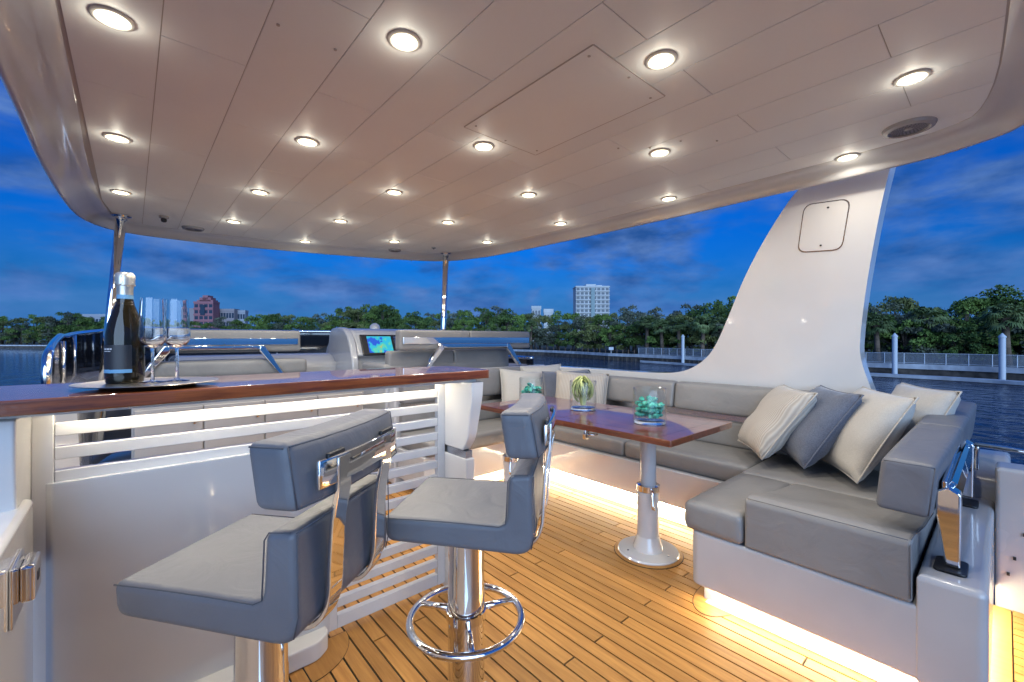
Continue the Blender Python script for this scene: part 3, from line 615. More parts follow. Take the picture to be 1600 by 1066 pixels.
# ================================================================== SOFA
sofa = thing('corner_sofa', 'large grey leather wraparound sofa on a white base with glowing toe kick', 'sofa', (2.9, 1.6, 0))
def sp_(name, me, m_, **k): xf(me, (-2.9, -1.6, 0)); return part(name, me, m_, sofa, **k)
def cush(name, x0, x1, y0, y1, z0, z1, r=.025, puff=(0, 0, .008), shape=None, m_='sofa_leather'):
    me = cushion(x1 - x0, y1 - y0, z1 - z0, r, puff, 6, shape); xf(me, ((x0 + x1) / 2, (y0 + y1) / 2, (z0 + z1) / 2)); o = sp_(name, me, m_)
    if name in ('seat_cushion', 'back_cushion'):
        h_ = Vector((x1 - x0, y1 - y0, z1 - z0)) / 2; e = r * .29 - .0005; a_ = 2 if name == 'seat_cushion' else (0 if h_.x < h_.y else 1); sg_ = 1 if a_ == 2 else -1
        b1, b2 = [q for q in (0, 1, 2) if q != a_]; loop = []
        for s1, s2 in ((-1, -1), (1, -1), (1, 1), (-1, 1)):
            for k1, k2 in (((1, .0) if s1 * s2 > 0 else (0, 1.)), ((0, 1.) if s1 * s2 > 0 else (1, 0.))):
                v = Vector((0, 0, 0)); v[a_] = sg_ * (h_[a_] - e - r * .12); v[b1] = s1 * (h_[b1] - e - (r * .8 if k1 else 0)); v[b2] = s2 * (h_[b2] - e - (0 if k1 else r * .8)); loop.append(shape(v) if shape else v)
        tm_ = tube(loop, .0019, 5, True); xf(tm_, ((x0 + x1) / 2 - 2.9, (y0 + y1) / 2 - 1.6, (z0 + z1) / 2)); part('piping', tm_, 'stitch', o)
    return o
# base of the aft wing with rounded inboard corner
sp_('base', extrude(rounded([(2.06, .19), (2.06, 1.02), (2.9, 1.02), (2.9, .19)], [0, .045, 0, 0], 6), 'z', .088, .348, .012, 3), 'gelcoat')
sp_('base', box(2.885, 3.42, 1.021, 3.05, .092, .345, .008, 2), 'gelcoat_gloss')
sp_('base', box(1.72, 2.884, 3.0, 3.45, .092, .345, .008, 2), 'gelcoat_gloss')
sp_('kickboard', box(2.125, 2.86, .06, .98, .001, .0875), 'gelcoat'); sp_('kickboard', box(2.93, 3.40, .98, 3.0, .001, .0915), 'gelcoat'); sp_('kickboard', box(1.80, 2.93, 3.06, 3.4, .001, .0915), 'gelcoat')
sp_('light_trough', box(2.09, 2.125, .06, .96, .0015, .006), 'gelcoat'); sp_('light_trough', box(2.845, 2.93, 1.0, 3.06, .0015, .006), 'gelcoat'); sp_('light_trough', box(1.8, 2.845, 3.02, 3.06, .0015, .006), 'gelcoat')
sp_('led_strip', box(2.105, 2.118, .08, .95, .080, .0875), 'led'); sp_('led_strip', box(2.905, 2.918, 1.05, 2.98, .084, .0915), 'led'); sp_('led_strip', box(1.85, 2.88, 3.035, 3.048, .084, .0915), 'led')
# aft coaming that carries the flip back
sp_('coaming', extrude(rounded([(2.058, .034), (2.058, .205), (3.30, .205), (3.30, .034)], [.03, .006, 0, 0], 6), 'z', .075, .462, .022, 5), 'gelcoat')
sp_('screw', lathe([(.001, .001), (.009, .002), (.009, -.004)], 12), 'satin_steel').location = Vector((2.058, .112, .287)) - Vector((2.9, 1.6, 0)) + Vector((2.9, 1.6, 0)) * 0
bpy.context.view_layer.update()
sp_('led_strip', box(2.3, 3.1, .05, .062, .066, .0745), 'led')
# cushions of the aft wing
cush('seat_cushion', 2.045, 2.748, .775, 1.05, .35, .487, .03)
prof = rounded([(2.052, .352), (2.052, .566), (2.10, .578), (2.40, .522), (2.748, .488), (2.748, .352)], [.012, .022, .03, .1, .02, .01], 5)
bl = sp_('end_bolster', extrude(prof, 'y', .215, .768, .012, 4, 50), 'sofa_leather')
def seam(path, parent, r=.0018, m_='stitch'):
    me = tube(path, r, 5); xf(me, (-2.9, -1.6, 0)); part('piping', me, m_, parent)
seam([(2.056, .225, .5715), (2.056, .755, .5715)], bl); seam([(2.0505, .2185, .37), (2.0505, .2185, .56)], bl); seam([(2.06, .2175, .574), (2.11, .2145, .577), (2.4, .2145, .523), (2.74, .2145, .49)], bl)
cush('seat_cushion', 2.752, 3.40, .215, 1.055, .35, .487, .03)
cush('seat_cushion', 2.915, 3.40, 1.06, 1.985, .347, .472, .03); cush('seat_cushion', 2.915, 3.40, 1.99, 2.985, .347, .472, .03)
cush('seat_cushion', 1.74, 2.91, 2.96, 3.46, .347, .472, .03)
# starboard backs
cush('lower_back', 3.37, 3.44, .3, 3.4, .475, .655, .02); sp_('back_trim', box(3.40, 3.44, .3, 3.4, .662, .712), 'satin_steel')
tilt = lambda p: Vector((p.x + p.z * .16, p.y, p.z))
cush('back_cushion', 3.335, 3.445, .32, 1.79, .715, .93, .028, (.010, 0, .004), tilt); cush('back_cushion', 3.335, 3.445, 1.797, 3.36, .715, .93, .028, (.010, 0, .004), tilt)
# forward backs
cush('lower_back', 1.75, 3.36, 3.42, 3.49, .475, .655, .02); sp_('back_trim', box(1.75, 3.36, 3.44, 3.49, .662, .712), 'satin_steel')
cush('back_cushion', 1.75, 2.42, 3.40, 3.50, .715, .98, .028, (0, .01, .004)); cush('back_cushion', 2.425, 3.33, 3.40, 3.50, .715, .98, .028, (0, .01, .004))
# outer shell behind the sofa
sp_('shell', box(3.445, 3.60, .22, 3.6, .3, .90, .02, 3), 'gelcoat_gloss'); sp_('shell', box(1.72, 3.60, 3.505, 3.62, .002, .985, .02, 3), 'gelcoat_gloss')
for p in ((2.058, .985, .315), (2.058, .112, .29)):
    pass

# flip backrest on the aft wing
def flipback(name, lb, loc): return thing(name, lb, 'backrest', loc, 0, 'flip backrests on chrome frames')
fb = flipback('flip_backrest', 'grey padded flip backrest with blue reflecting steel frame at right of the sofa', (2.7, .2, .46))
def rise(p): return Vector((p.x, p.y, p.z + p.x * .06))
for x0, x1 in ((2.13, 2.87), (2.876, 3.62)):
    me = cushion(x1 - x0, .155, .195, .02, (0, .006, .005), 6, lambda p: Vector((p.x, p.y - p.z * .10, p.z + p.x * .06)))
    xm = (x0 + x1) / 2; c_ = part('back_pad', me, 'leather', fb, (xm - 2.7, .242 - .2 - (xm - 2.13) * .035, .735 + (xm - 2.13) * .06 - .46), (0, 0, -.035))
    if x0 < 2.5:
        part('piping', tube([(-.366, -.07 - .009, .066), (-.366, .07 - .009, .066)], .002, 5), 'stitch', c_); part('piping', tube([(-.366, -.080, .066), (-.366, -.062, -.108)], .002, 5), 'stitch', c_)
part('frame_rail', box(2.20 - 2.7, 3.45 - 2.7, .136 - .2, .150 - .2, .70 - .46, .79 - .46, .004, 2), 'chrome', fb, rot=(0, R(-3.4), 0), loc=(0, 0, .012))
for px in (2.205, 3.12):
    prof = rounded([(.088, .475), (.125, .475), (.150, .66), (.150, .735), (.118, .755), (.085, .735)], [.004, .004, .01, .008, .008, .01], 3)
    me = extrude(prof, 'x', px - .03, px + .03, .005, 3); xf(me, (-2.7, -.185, -.46 + (px - 2.2) * .03)); part('upright', me, 'chrome', fb)
    part('foot', extrude(rounded([(px - .07, .07), (px + .07, .07), (px + .07, .155), (px - .07, .155)], .02, 4), 'z', .4625, .472, .003, 2), 'black', fb, (-2.7, -.185, -.46))
me = extrude([(.104, .60), (.116, .595), (.140, .70), (.112, .745), (.098, .735), (.122, .695)], 'x', 2.237, 3.085, .002, 2); xf(me, (-2.7, -.185, -.46 + .02)); part('back_plate', me, 'chrome', fb)

# aft bulwark to the right
bw = thing('aft_bulwark', 'white bulwark with chrome handrail at the right edge behind the sofa', 'bulwark', (3.2, -.6, 0))
def bwp(name, me, m_, **k): xf(me, (-3.2, .6, 0)); return part(name, me, m_, bw, **k)
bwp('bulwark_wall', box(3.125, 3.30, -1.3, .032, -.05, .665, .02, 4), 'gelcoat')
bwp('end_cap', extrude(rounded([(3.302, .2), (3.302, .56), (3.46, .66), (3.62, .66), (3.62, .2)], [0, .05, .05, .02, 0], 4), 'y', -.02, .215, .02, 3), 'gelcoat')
bwp('handrail', tube(smooth_path([(3.36, .10, .58), (3.36, .098, .70), (3.34, .06, .725), (3.22, -.3, .73), (3.2, -1.3, .73)], 5), .0115, 10), 'chrome')
for yy in (-.01, -.03, -.06): bwp('stud', box(3.118, 3.1245, yy - .005, yy + .005, .12 - yy * 4, .135 - yy * 4), 'black')

# ================================================================== TABLE
tb = thing('dining_table', 'long varnished mahogany table with inlaid border on white pedestals', 'table', (2.6, 2.1, 0))
def tp(name, me, m_, **k): xf(me, (-2.6, -2.1, 0)); return part(name, me, m_, tb, **k)
ZT = .79; tx0, tx1, ty0, tym, ty1 = 1.951, 2.680, 1.062, 1.836, 2.610
tp('table_leaf', extrude(rounded([(tx0, ty0), (tx1, ty0), (tx1, tym - .001), (tx0, tym - .001)], [.010, .026, 0, 0], 4), 'z', ZT - .034, ZT, .003, 2), 'mahogany_long')
tp('table_leaf', extrude(rounded([(tx0, tym + .001), (tx1, tym + .001), (tx1, ty1), (tx0, ty1)], [0, 0, .026, .026], 4), 'z', ZT - .034, ZT, .003, 2), 'mahogany_long')
for q in ((tx0 + .08, ty0 + .08, tx1 - .08, ty0 + .0855), (tx0 + .08, ty0 + .08, tx0 + .0855, ty1 - .08), (tx1 - .0855, ty0 + .08, tx1 - .08, ty1 - .08), (tx0 + .08, ty1 - .0855, tx1 - .08, ty1 - .08)): tp('inlay_strip', boxes([(q[0], q[2], q[1], q[3], ZT - .0005, ZT + .0004)]), 'inlay')
for px, py in ((2.335, 1.417), (2.15, 2.45)):
    t_ = part('pedestal', lathe([(.063, .10), (.062, .40), (.001, .40)], 36, False), 'gelcoat_gloss', tb, (px - 2.6, py - 2.1, 0))
    part('inner_column', lathe([(.046, .38), (.046, .742)], 32, False), 'gelcoat', t_)
    part('mount_plate', lathe([(.12, .742), (.12, .7555)], 32), 'satin_steel', t_)
    part('cone', lathe([(.088, .022), (.086, .04), (.066, .10), (.064, .105)], 36, False), 'gelcoat_gloss', t_)
    part('base_plate', lathe([(.176, .006), (.178, .012), (.172, .020), (.09, .026), (.001, .026)], 48, False), 'gelcoat_gloss', t_)
    part('teak_ring', lathe([(.196, .0005), (.196, .007), (.17, .0075)], 48, False), 'teak', t_); part('caulk_ring', lathe([(.200, .0003), (.200, .0022), (.19, .0022)], 48, False), 'caulk', t_)
    part('clamp', lathe([(.064, .372), (.068, .374), (.068, .408), (.05, .412)], 32, False), 'chrome', t_)
    part('lever', tube(smooth_path([(-.05, -.055, .395), (-.075, -.075, .395), (-.088, -.082, .36), (-.095, -.09, .315), (-.082, -.085, .30)], 5), .009, 10), 'chrome', t_)
    for a in (30, 150, 270): part('bolt', lathe([(.001, .030), (.006, .029), (.006, .022)], 8), 'satin_steel', t_, (.13 * math.cos(R(a)), .13 * math.sin(R(a)), -.002))
part('latch', join(box(-.02, .02, -.012, .012, -.075, 0, .004, 2), tube([(.0, .0, -.05), (.05, -.05, -.05)], .008, 8)), 'chrome', tb, (2.05 - 2.6, 1.66 - 2.1, .756)); part('latch', lathe([(.018, -.02), (.022, 0)], 16), 'chrome', tb, (2.02 - 2.6, 1.925 - 2.1, .756))

# vases
def vase(loc, r, h, lb):
    t_ = thing('glass_vase', lb, 'vase', loc, 0, 'glass cylinder vases on the table')
    part('cylinder', lathe([(r * .95, .0), (r, .006), (r, h - .004), (r - .003, h), (r - .0065, h - .003), (r - .0065, .0265)], 44, False), 'glass', t_)
    part('base', lathe([(.001, .0005), (r * .93, .0005), (r - .008, .007), (r - .008, .022), (r - .02, .0255), (.001, .0255)], 40, False), 'glass_base', t_)
    return t_
def pebbles(loc, r, h, lb, seed):
    rd = random.Random(seed); t_ = thing('sea_glass_pile', lb, 'sea glass', loc, 0, 'sea glass in the vases')
    for i in range(105):
        bm = bmesh.new(); bmesh.ops.create_icosphere(bm, subdivisions=1, radius=1)
        for v in bm.verts: v.co *= rd.uniform(.62, 1.2)
        me = from_bm('nugget', bm, False); s = rd.uniform(.013, .021)
        lay = i // 34; rr = math.sqrt(rd.random()) * (r - .017) * (1 - .25 * max(0, lay - 2)); a = rd.uniform(0, 6.28)
        me.transform(Matrix.LocRotScale(Vector((rr * math.cos(a), rr * math.sin(a), (.018 + lay * h / 3.1) + rd.uniform(0, .012))), None, Vector((s * rd.uniform(.8, 1.3), s * rd.uniform(.8, 1.3), s * .85))))
        part('nugget', me, 'sea_glass', t_)
VZ = ZT + .0007
vase((2.258, 1.361, VZ), .0945, .206, 'clear glass vase with turquoise stones nearest the table end'); pebbles((2.258, 1.361, VZ + .0265), .0875, .095, 'turquoise sea glass in the vase nearest the table end', 3)
vase((2.341, 1.9215, VZ), .091, .203, 'clear glass vase holding an air plant, middle of the table'); vase((2.348, 2.444, VZ), .093, .19, 'clear glass vase with turquoise stones at the far end of the table')
pebbles((2.348, 2.444, VZ + .0265), .087, .085, 'turquoise sea glass in the far vase behind the stool back', 5)
ap = thing('air_plant', 'curly green air plant inside the middle glass vase', 'plant', (2.341, 1.9215, VZ + .0262))
rd = random.Random(4)
for i in range(84):
    a = rd.uniform(0, 6.28); Rr = .078 * rd.uniform(.55, 1.0); th1 = R(rd.uniform(80, 165)); tw = rd.uniform(-.9, .9); zc = .105 + rd.uniform(-.012, .022); pts = []
    for k in range(9):
        q = k / 8; th = R(8) + (th1 - R(8)) * q; rr = Rr * math.sin(th); pts.append((rr * math.cos(a + tw * q), rr * math.sin(a + tw * q), max(.012, zc + Rr * 1.15 * math.cos(th))))
    part('leaf', tube(pts, [.0062, .0066, .0066, .0062, .0056, .0048, .0038, .0026, .0012], 5), 'air_plant', ap)
part('core', lathe([(.001, .004), (.018, .012), (.026, .05), (.018, .09), (.001, .10)], 14, False), 'air_plant', ap)

# ================================================================== PILLOWS
def pillow(loc, yaw, lean, roll, size, m_, lb, seed):
    """a square cushion, its face looking along yaw (math angle), leaning back by lean"""
    rd = random.Random(seed); n_ = 18; V = []; Fc = []; hs = size / 2
    ph = [rd.uniform(0, 6.28) for _ in range(6)]
    def T(u, v):
        e = (max(0, (1 - u ** 2)) * max(0, (1 - v ** 2))) ** .38
        wr = .006 * math.sin(9 * u + ph[0] + 3 * v) * (abs(v) ** 2) + .006 * math.sin(8 * v + ph[1]) * (abs(u) ** 2) + .005 * math.sin(5 * u * v + ph[2]) + .006 * math.sin(14 * (u + v) + ph[3]) * (abs(u * v))
        return e * size * .20 + wr * e * 1.6
    for side in (1, -1):
        for i in range(n_ + 1):
            for j in range(n_ + 1):
                u = -1 + 2 * i / n_; v = -1 + 2 * j / n_
                pin = 1 - .06 * (1 - v ** 2) if True else 1; pin2 = 1 - .06 * (1 - u ** 2)
                V.append((u * hs * pin, side * T(u, v), v * hs * pin2))
    o1 = (n_ + 1) ** 2
    for i in range(n_):
        for j in range(n_):
            a = i * (n_ + 1) + j; Fc.append((a, a + n_ + 1, a + n_ + 2, a + 1)); Fc.append((o1 + a, o1 + a + 1, o1 + a + n_ + 2, o1 + a + n_ + 1))
    bm = bmesh.new(); tmp = me_new('p', V, Fc); bm.from_mesh(tmp); bmesh.ops.remove_doubles(bm, verts=bm.verts, dist=.0004); me = from_bm('pillow', bm, True, 80)
    o = thing('throw_pillow', lb, 'pillow', loc, 0, 'throw pillows on the sofa')
    o.rotation_mode = 'QUATERNION'
    # local: face normal +Y, up +Z
    q = (Matrix.Rotation(yaw - R(90), 3, 'Z') @ Matrix.Rotation(lean, 3, 'X') @ Matrix.Rotation(roll, 3, 'Y')).to_quaternion(); o.rotation_quaternion = q
    part('cover', me, m_, o)
    loop = []
    for (u0, v0, u1, v1) in ((-1, -1, 1, -1), (1, -1, 1, 1), (1, 1, -1, 1), (-1, 1, -1, -1)):
        for s in range(10):
            u = u0 + (u1 - u0) * s / 10; v = v0 + (v1 - v0) * s / 10; loop.append((u * hs * (1 - .06 * (1 - v ** 2)), 0, v * hs * (1 - .06 * (1 - u ** 2))))
    part('piping', tube(loop, .0045, 6, True), m_, o)
    return o
pillow((3.13, .99, .760), R(126), R(36), R(0), .50, 'ribbed_fabric', 'cream ribbed pillow at the left of the sofa corner group', 1)
pillow((3.14, .775, .762), R(125), R(34), R(0), .51, 'denim_fabric', 'dark blue grey pillow between the ribbed and the plain cream ones', 2)
pillow((3.10, .54, .762), R(124), R(30), R(0), .52, 'white_fabric', 'plump plain cream pillow leaning on the padded backrest', 3)
pillow((3.26, .365, .80), R(124), R(26), R(0), .48, 'white_fabric', 'plain cream pillow tucked behind the front cream one', 4)
pillow((2.98, 3.22, .735), R(250), R(20), R(-5), .48, 'white_fabric', 'crumpled cream pillow at the left of the far sofa corner', 6)
pillow((3.24, 2.86, .735), R(222), R(18), R(3), .48, 'denim_fabric', 'grey pillow behind the ribbed one in the far corner', 7)
pillow((3.13, 2.60, .735), R(214), R(18), R(-3), .49, 'ribbed_fabric', 'cream ribbed pillow behind the air plant vase', 8)
pillow((3.26, 3.22, .79), R(235), R(16), R(3), .44, 'white_fabric', 'white pillow at the back of the far sofa corner', 9)

# ================================================================== HELM AND FORWARD SEATING
def frame_back(lb, x0, x1, y, zc, h, seams, fx0, fx1, zf):
    t_ = thing('flip_backrest', lb, 'backrest', ((x0 + x1) / 2, y, zf), 0, 'flip backrests on chrome frames')
    xm = (x0 + x1) / 2; e = [x0] + seams + [x1]
    for a, b_ in zip(e[:-1], e[1:]):
        part('back_pad', cushion(b_ - a - .004, .10, h, .022, (0, .004, .003), 5), 'sofa_leather', t_, ((a + b_) / 2 - xm, 0, zc - zf))
    part('reflector_band', box(x0 + .03 - xm, x1 - .03 - xm, -.062, -.052, zc - .035 - zf, zc + .028 - zf, .004, 2), 'chrome', t_)
    zt_ = zc - .055
    part('frame_tube', box(fx0 - xm, fx1 - xm, -.105, -.066, zt_ - .02 - zf, zt_ + .02 - zf, .007, 2), 'chrome', t_)
    for s, xa in ((-1, fx0), (1, fx1)):
        prof = [(xa - xm - s * .012, zt_ + .018 - zf), (xa - xm + s * .02, zt_ + .018 - zf), (xa - xm + s * .19, 0), (xa - xm + s * .145, 0), (xa - xm - s * .02, zt_ - .03 - zf)]
        part('leg', extrude(prof, 'y', -.110, -.068, .006, 2), 'chrome', t_)
    return t_
frame_back('long two part flip backrest on a chrome frame right of the helm screen', 1.79, 3.40, 3.60, 1.27, .185, [2.56], 2.20, 3.02, 1.0)
frame_back('short flip backrest on a chrome frame behind the champagne flutes', .15, 1.25, 4.60, 1.26, .20, [], .22, .90, .95)
st = thing('helm_bench', 'low beige helm bench beside the console', 'bench', (2.4, 3.85, .3))
for x0, x1 in ((1.75, 2.46), (2.464, 3.2)): part('seat_back', cushion(x1 - x0, .09, .16, .025, (0, .005, .004), 5), 'sofa_leather', st, ((x0 + x1) / 2 - 2.4, -.12, .79))
part('bench_base', box(-.7, .85, -.22, .35, -.3, .66, .02, 3), 'gelcoat', st); part('seat_pad', cushion(1.5, .5, .1, .03, (0, 0, .01), 5), 'sofa_leather', st, (.05, .08, .70))
hb = thing('port_bench', 'low beige bench with white base on the left forward side', 'bench', (.7, 4.75, .3))
part('bench_base', box(-.6, .62, -.25, .55, -.3, .62, .02, 3), 'gelcoat', hb); part('seat_pad', cushion(1.2, .22, .14, .03, (0, .004, .01), 5), 'sofa_leather', hb, (.0, -.12, .72)); part('seat_pad', cushion(1.2, .5, .12, .03, (0, 0, .01), 5), 'sofa_leather', hb, (.0, .26, .69))
hc = thing('helm_console', 'white helm console with a lit chart screen', 'console', (2.3, 4.8, .3))
prof = rounded([(-.20, -.3), (-.20, .77), (-.26, .80), (-.12, 1.07), (.02, 1.10), (.45, 1.10), (.75, .85), (.8, -.3)], [0, .03, .03, .06, .04, .1, .1, 0], 5)
part('console_body', extrude(prof, 'x', -.50, .62, .03, 4), 'gelcoat', hc)
part('console_side', extrude(rounded([(-.30, -.3), (-.30, .74), (-.2, .98), (-.05, 1.10), (.12, 1.115), (.4, 1.1), (.7, -.3)], [0, .06, .1, .1, .04, .1, 0], 5), 'x', -.565, -.49, .02, 4), 'gelcoat', hc)
sl = math.atan2(.14, .27)
sb = part('screen_bezel', box(-.235, .235, -.012, .012, -.125, .125, .008, 2), 'black', hc, (-.20, -.215, .915), (-sl, 0, 0))
part('chart_display', box(-.165, .115, -.0145, -.012, -.10, .10), 'chart_screen', sb)
part('key_strip', boxes([(.15, .205, -.0145, -.0118, -.09 + .033 * i, -.068 + .033 * i) for i in range(6)]), 'satin_steel', sb)
part('compass', lathe([(.06, 0), (.06, .03), (.05, .05), (.02, .07), (.001, .073)], 20, False), 'gelcoat_gloss', hc, (-.1, .2, 1.10))
part('control_panel', box(.05, .55, -.02, .0, -.1, .1, .01, 2), 'tinted_glass', hc, (0, -.215, .92), (-sl, 0, 0))
ds = solo('dashboard', extrude(rounded([(5.0, .2), (5.0, 1.02), (5.15, 1.12), (6.1, 1.10), (6.3, .2)], [0, .06, .08, .1, 0], 5), 'x', .3, 3.3, .05, 4), 'gelcoat', 'white moulded dashboard ledge left of the helm screen', 'dashboard')
# windscreen with chrome top rail
wpts = smooth_path([(-.33, 3.35, 0), (-.37, 4.2, 0), (-.36, 5.2, 0), (-.1, 5.95, 0), (.4, 6.35, 0), (1.3, 6.6, 0), (2.3, 6.3, 0), (3.1, 5.7, 0), (3.5, 4.9, 0), (3.58, 3.7, 0)], 5)
ws = thing('windscreen', 'dark tinted wraparound windscreen with chrome top rail', 'windscreen', (1.3, 5.5, .9))
nW = len(wpts); ztop = [1.20 + .10 * min(1, i / 6) + .085 * min(1, max(0, (i - 8) / 8)) for i in range(nW)]
ztop = [z_ if i < nW - 14 else z_ - .33 * min(1, (i - nW + 14) / 10) for i, z_ in enumerate(ztop)]
V = []; Fc = []
for i, p in enumerate(wpts):
    V += [(p.x - 1.3, p.y - 5.5, .98 - .9), (p.x - 1.3, p.y - 5.5, ztop[i] - .9 - .005)]
for i in range(nW - 1): Fc.append((2 * i, 2 * i + 2, 2 * i + 3, 2 * i + 1))
me = me_new('pane', V, Fc); bm = bmesh.new(); bm.from_mesh(me); bmesh.ops.solidify(bm, geom=bm.faces[:], thickness=.012); me = from_bm('pane', bm, True, 40)
part('tinted_pane', me, 'tinted_glass', ws)
part('top_rail', tube([(-.33 - 1.3 + .0, 3.28 - 5.5, 1.02 - .9), (-.33 - 1.3, 3.28 - 5.5, 1.10 - .9), (-.33 - 1.3, 3.30 - 5.5, 1.17 - .9)] + [(p.x - 1.3, p.y - 5.5, ztop[i] - .9) for i, p in enumerate(wpts)], .021, 10), 'chrome', ws)
for i in (4, 9, 14, 19, 26, 31, 36):
    p = wpts[i]; q = (Vector((1.3, 4.2, 0)) - p).normalized() * .035
    part('stanchion', tube([(p.x - 1.3 + q.x, p.y - 5.5 + q.y, .9 - .9), (p.x - 1.3 + q.x, p.y - 5.5 + q.y, ztop[i] - .9)], .013, 8), 'chrome', ws)
    if i == 26: part('clamp', lathe([(.02, -.02), (.035, -.005), (.035, .012), (.02, .025)], 12), 'chrome', ws, (p.x - 1.3 + q.x, p.y - 5.5 + q.y, .16))
cmp_ = []
V = []; Fc = []
for i, p in enumerate(wpts):
    q = (Vector((1.3, 4.4, 0)) - p).normalized()
    for a, z_ in ((-.12, .2), (-.12, .93), (-.06, .98), (.07, .985), (.12, .95), (.15, .2)): V.append((p.x + q.x * a - 1.3, p.y + q.y * a - 5.5, z_))
for i in range(nW - 1):
    for j in range(5): Fc.append((i * 6 + j, (i + 1) * 6 + j, (i + 1) * 6 + j + 1, i * 6 + j + 1))
Fc.append(tuple(range(6)))
o = thing('forward_coaming', 'white moulded coaming running round the bow under the windscreen', 'coaming', (1.3, 5.5, 0))
bm = bmesh.new(); tmp = me_new('c', V, Fc); bm.from_mesh(tmp); part('coaming_body', from_bm('c', bm, True, 50), 'gelcoat', o)
# galley cabinet seen through the slats
noise_mat(mat('cabinet_beige', (.30, .27, .25), .35), nscale=2, c1=(.27, .25, .235), c2=(.32, .295, .275))
gc = thing('galley_cabinet', 'beige galley cabinet with doors seen through the bar slats', 'cabinet', (.9, 3.5, 0))
part('carcass', box(-.9, .55, .02, .5, .0, .86, .008, 2), 'cabinet_beige', gc)
xx = -.89
for wd in (.35, .36, .36, .36):
    d_ = part('door', box(xx + .004, xx + wd - .004, 0, .0195, .07, .84, .004, 2), 'cabinet_beige', gc); part('knob', lathe([(.006, 0), (.012, .01), (.012, .016), (.001, .018)], 12, False), 'chrome', d_, (xx + wd - .05, 0, .74), (R(90), 0, 0)); xx += wd
solo('forward_platform', box(-.3, 3.5, 4.0, 6.2, -.05, .12, .01, 2), 'gelcoat', 'raised white platform floor below the helm', 'platform')

# ================================================================== SHORE
Fv = Vector((math.sin(HEAD), math.cos(HEAD), 0)); Rv = Vector((math.cos(HEAD), -math.sin(HEAD), 0))
def bearing(u): return Fv + Rv * ((u - 800) / 677)
SH = [(-700, 330), (-300, 305), (0, 292), (200, 275), (400, 250), (600, 215), (750, 178), (860, 150), (950, 119), (1100, 93), (1360, 71), (1600, 58), (1800, 51), (2300, 41), (3200, 32)]
SHP = [(u, bearing(u) * w_) for u, w_ in SH]
def shore(u, back=0):
    for (u0, p0), (u1, p1) in zip(SHP[:-1], SHP[1:]):
        if u0 <= u <= u1:
            # interpolate in depth along the bearing
            w0 = p0.length / bearing(u0).length; w1 = p1.length / bearing(u1).length; tt = (u - u0) / (u1 - u0); w_ = w0 + (w1 - w0) * tt + back; return bearing(u) * w_
us = [u for u, _ in SH[:3]] + list(range(50, 1800, 50)) + [1800, 2300, 3200]
us = sorted(set(us))
line = [shore(u) for u in us]
V = []; Fc = []
for i, p in enumerate(line):
    bk = p.normalized() * (700 if us[i] < 900 else 500)
    V += [(p.x, p.y, -2.75), ((p + p.normalized() * 5).x, (p + p.normalized() * 5).y, -2.7), ((p + bk).x, (p + bk).y, -1.5)]
for i in range(len(line) - 1):
    Fc += [(i * 3, i * 3 + 3, i * 3 + 4, i * 3 + 1), (i * 3 + 1, i * 3 + 4, i * 3 + 5, i * 3 + 2)]
g_ = struct('shore_ground', me_new('ground', V, Fc), 'earth')
qw = thing('sea_wall', 'long pale concrete sea wall along the wooded shore', 'wall', tuple(line[len(line) // 2]))
o_ = line[len(line) // 2]
def wallmesh(z0, z1, off0, off1):
    V = []; Fc = []
    for p in line:
        q = p.normalized()
        for a, z_ in ((off0, z0), (off0, z1), (off1, z1), (off1, z0)): v = p + q * a; V.append((v.x - o_.x, v.y - o_.y, z_))
    for i in range(len(line) - 1):
        for j in range(4): Fc.append((i * 4 + j, (i + 1) * 4 + j, (i + 1) * 4 + (j + 1) % 4, i * 4 + (j + 1) % 4))
    return me_new('wall', V, Fc, False)
part('wall_cap', wallmesh(-3.35, -2.6, -.15, 1.2), 'concrete', qw); part('wall_face', wallmesh(-4.9, -3.35, .1, .9), 'weathered_wood', qw)
fpm = lathe([(.16, 0), (.16, 1.25), (.1, 1.3)], 8); fpm.materials.append(M['weathered_wood'])
for u in range(846, 1110, 7):
    p = shore(u, -.25); part('fender_pile', fpm, 'weathered_wood', qw, (p.x - o_.x, p.y - o_.y, -4.75))
# floating dock
V = []; Fc = []; fu = [u for u in us if 980 <= u <= 3200]; dk = [shore(u, -3.2 - (u - 980) * .0012) for u in fu]
c0 = dk[len(dk) // 2]
for p in dk:
    q = p.normalized()
    for a, z_ in ((-1.1, -4.42), (-1.1, -4.02), (1.1, -4.02), (1.1, -4.42)): v = p + q * a; V.append((v.x - c0.x, v.y - c0.y, z_))
for i in range(len(dk) - 1):
    for j in range(4): Fc.append((i * 4 + j, (i + 1) * 4 + j, (i + 1) * 4 + (j + 1) % 4, i * 4 + (j + 1) % 4))
dck = thing('floating_dock', 'long low floating dock in front of the sea wall', 'dock', (c0.x, c0.y, 0)); part('dock_deck', me_new('dock', V, Fc, False), 'concrete', dck)
V = [(v[0] * 1, v[1] * 1, v[2] - .42 if True else 0) for v in V]
part('dock_skirt', me_new('skirt', [(a * 1.0, b_ * 1.0, c - .004) for a, b_, c in V], Fc, False), 'weathered_wood', dck)
def piling(u, dw, top, lb):
    p = shore(u, dw); t_ = thing('white_piling', lb, 'piling', (p.x, p.y, -5), 0, 'white capped dock pilings')
    part('shaft', lathe([(.34, 0), (.34, 5 + top)], 20), 'piling_white', t_); part('cap', lathe([(.40, 5 + top), (.40, 5.15 + top), (.05, 5.6 + top), (.001, 5.62 + top)], 20, False), 'piling_white', t_)
piling(1067, -1.2, 1.72, 'white capped piling in front of the palms left of the arch'); piling(1398, -1.2, 1.62, 'white capped piling just right of the arch'); piling(1566, -1.2, 1.48, 'white capped piling at the far right of the shore')
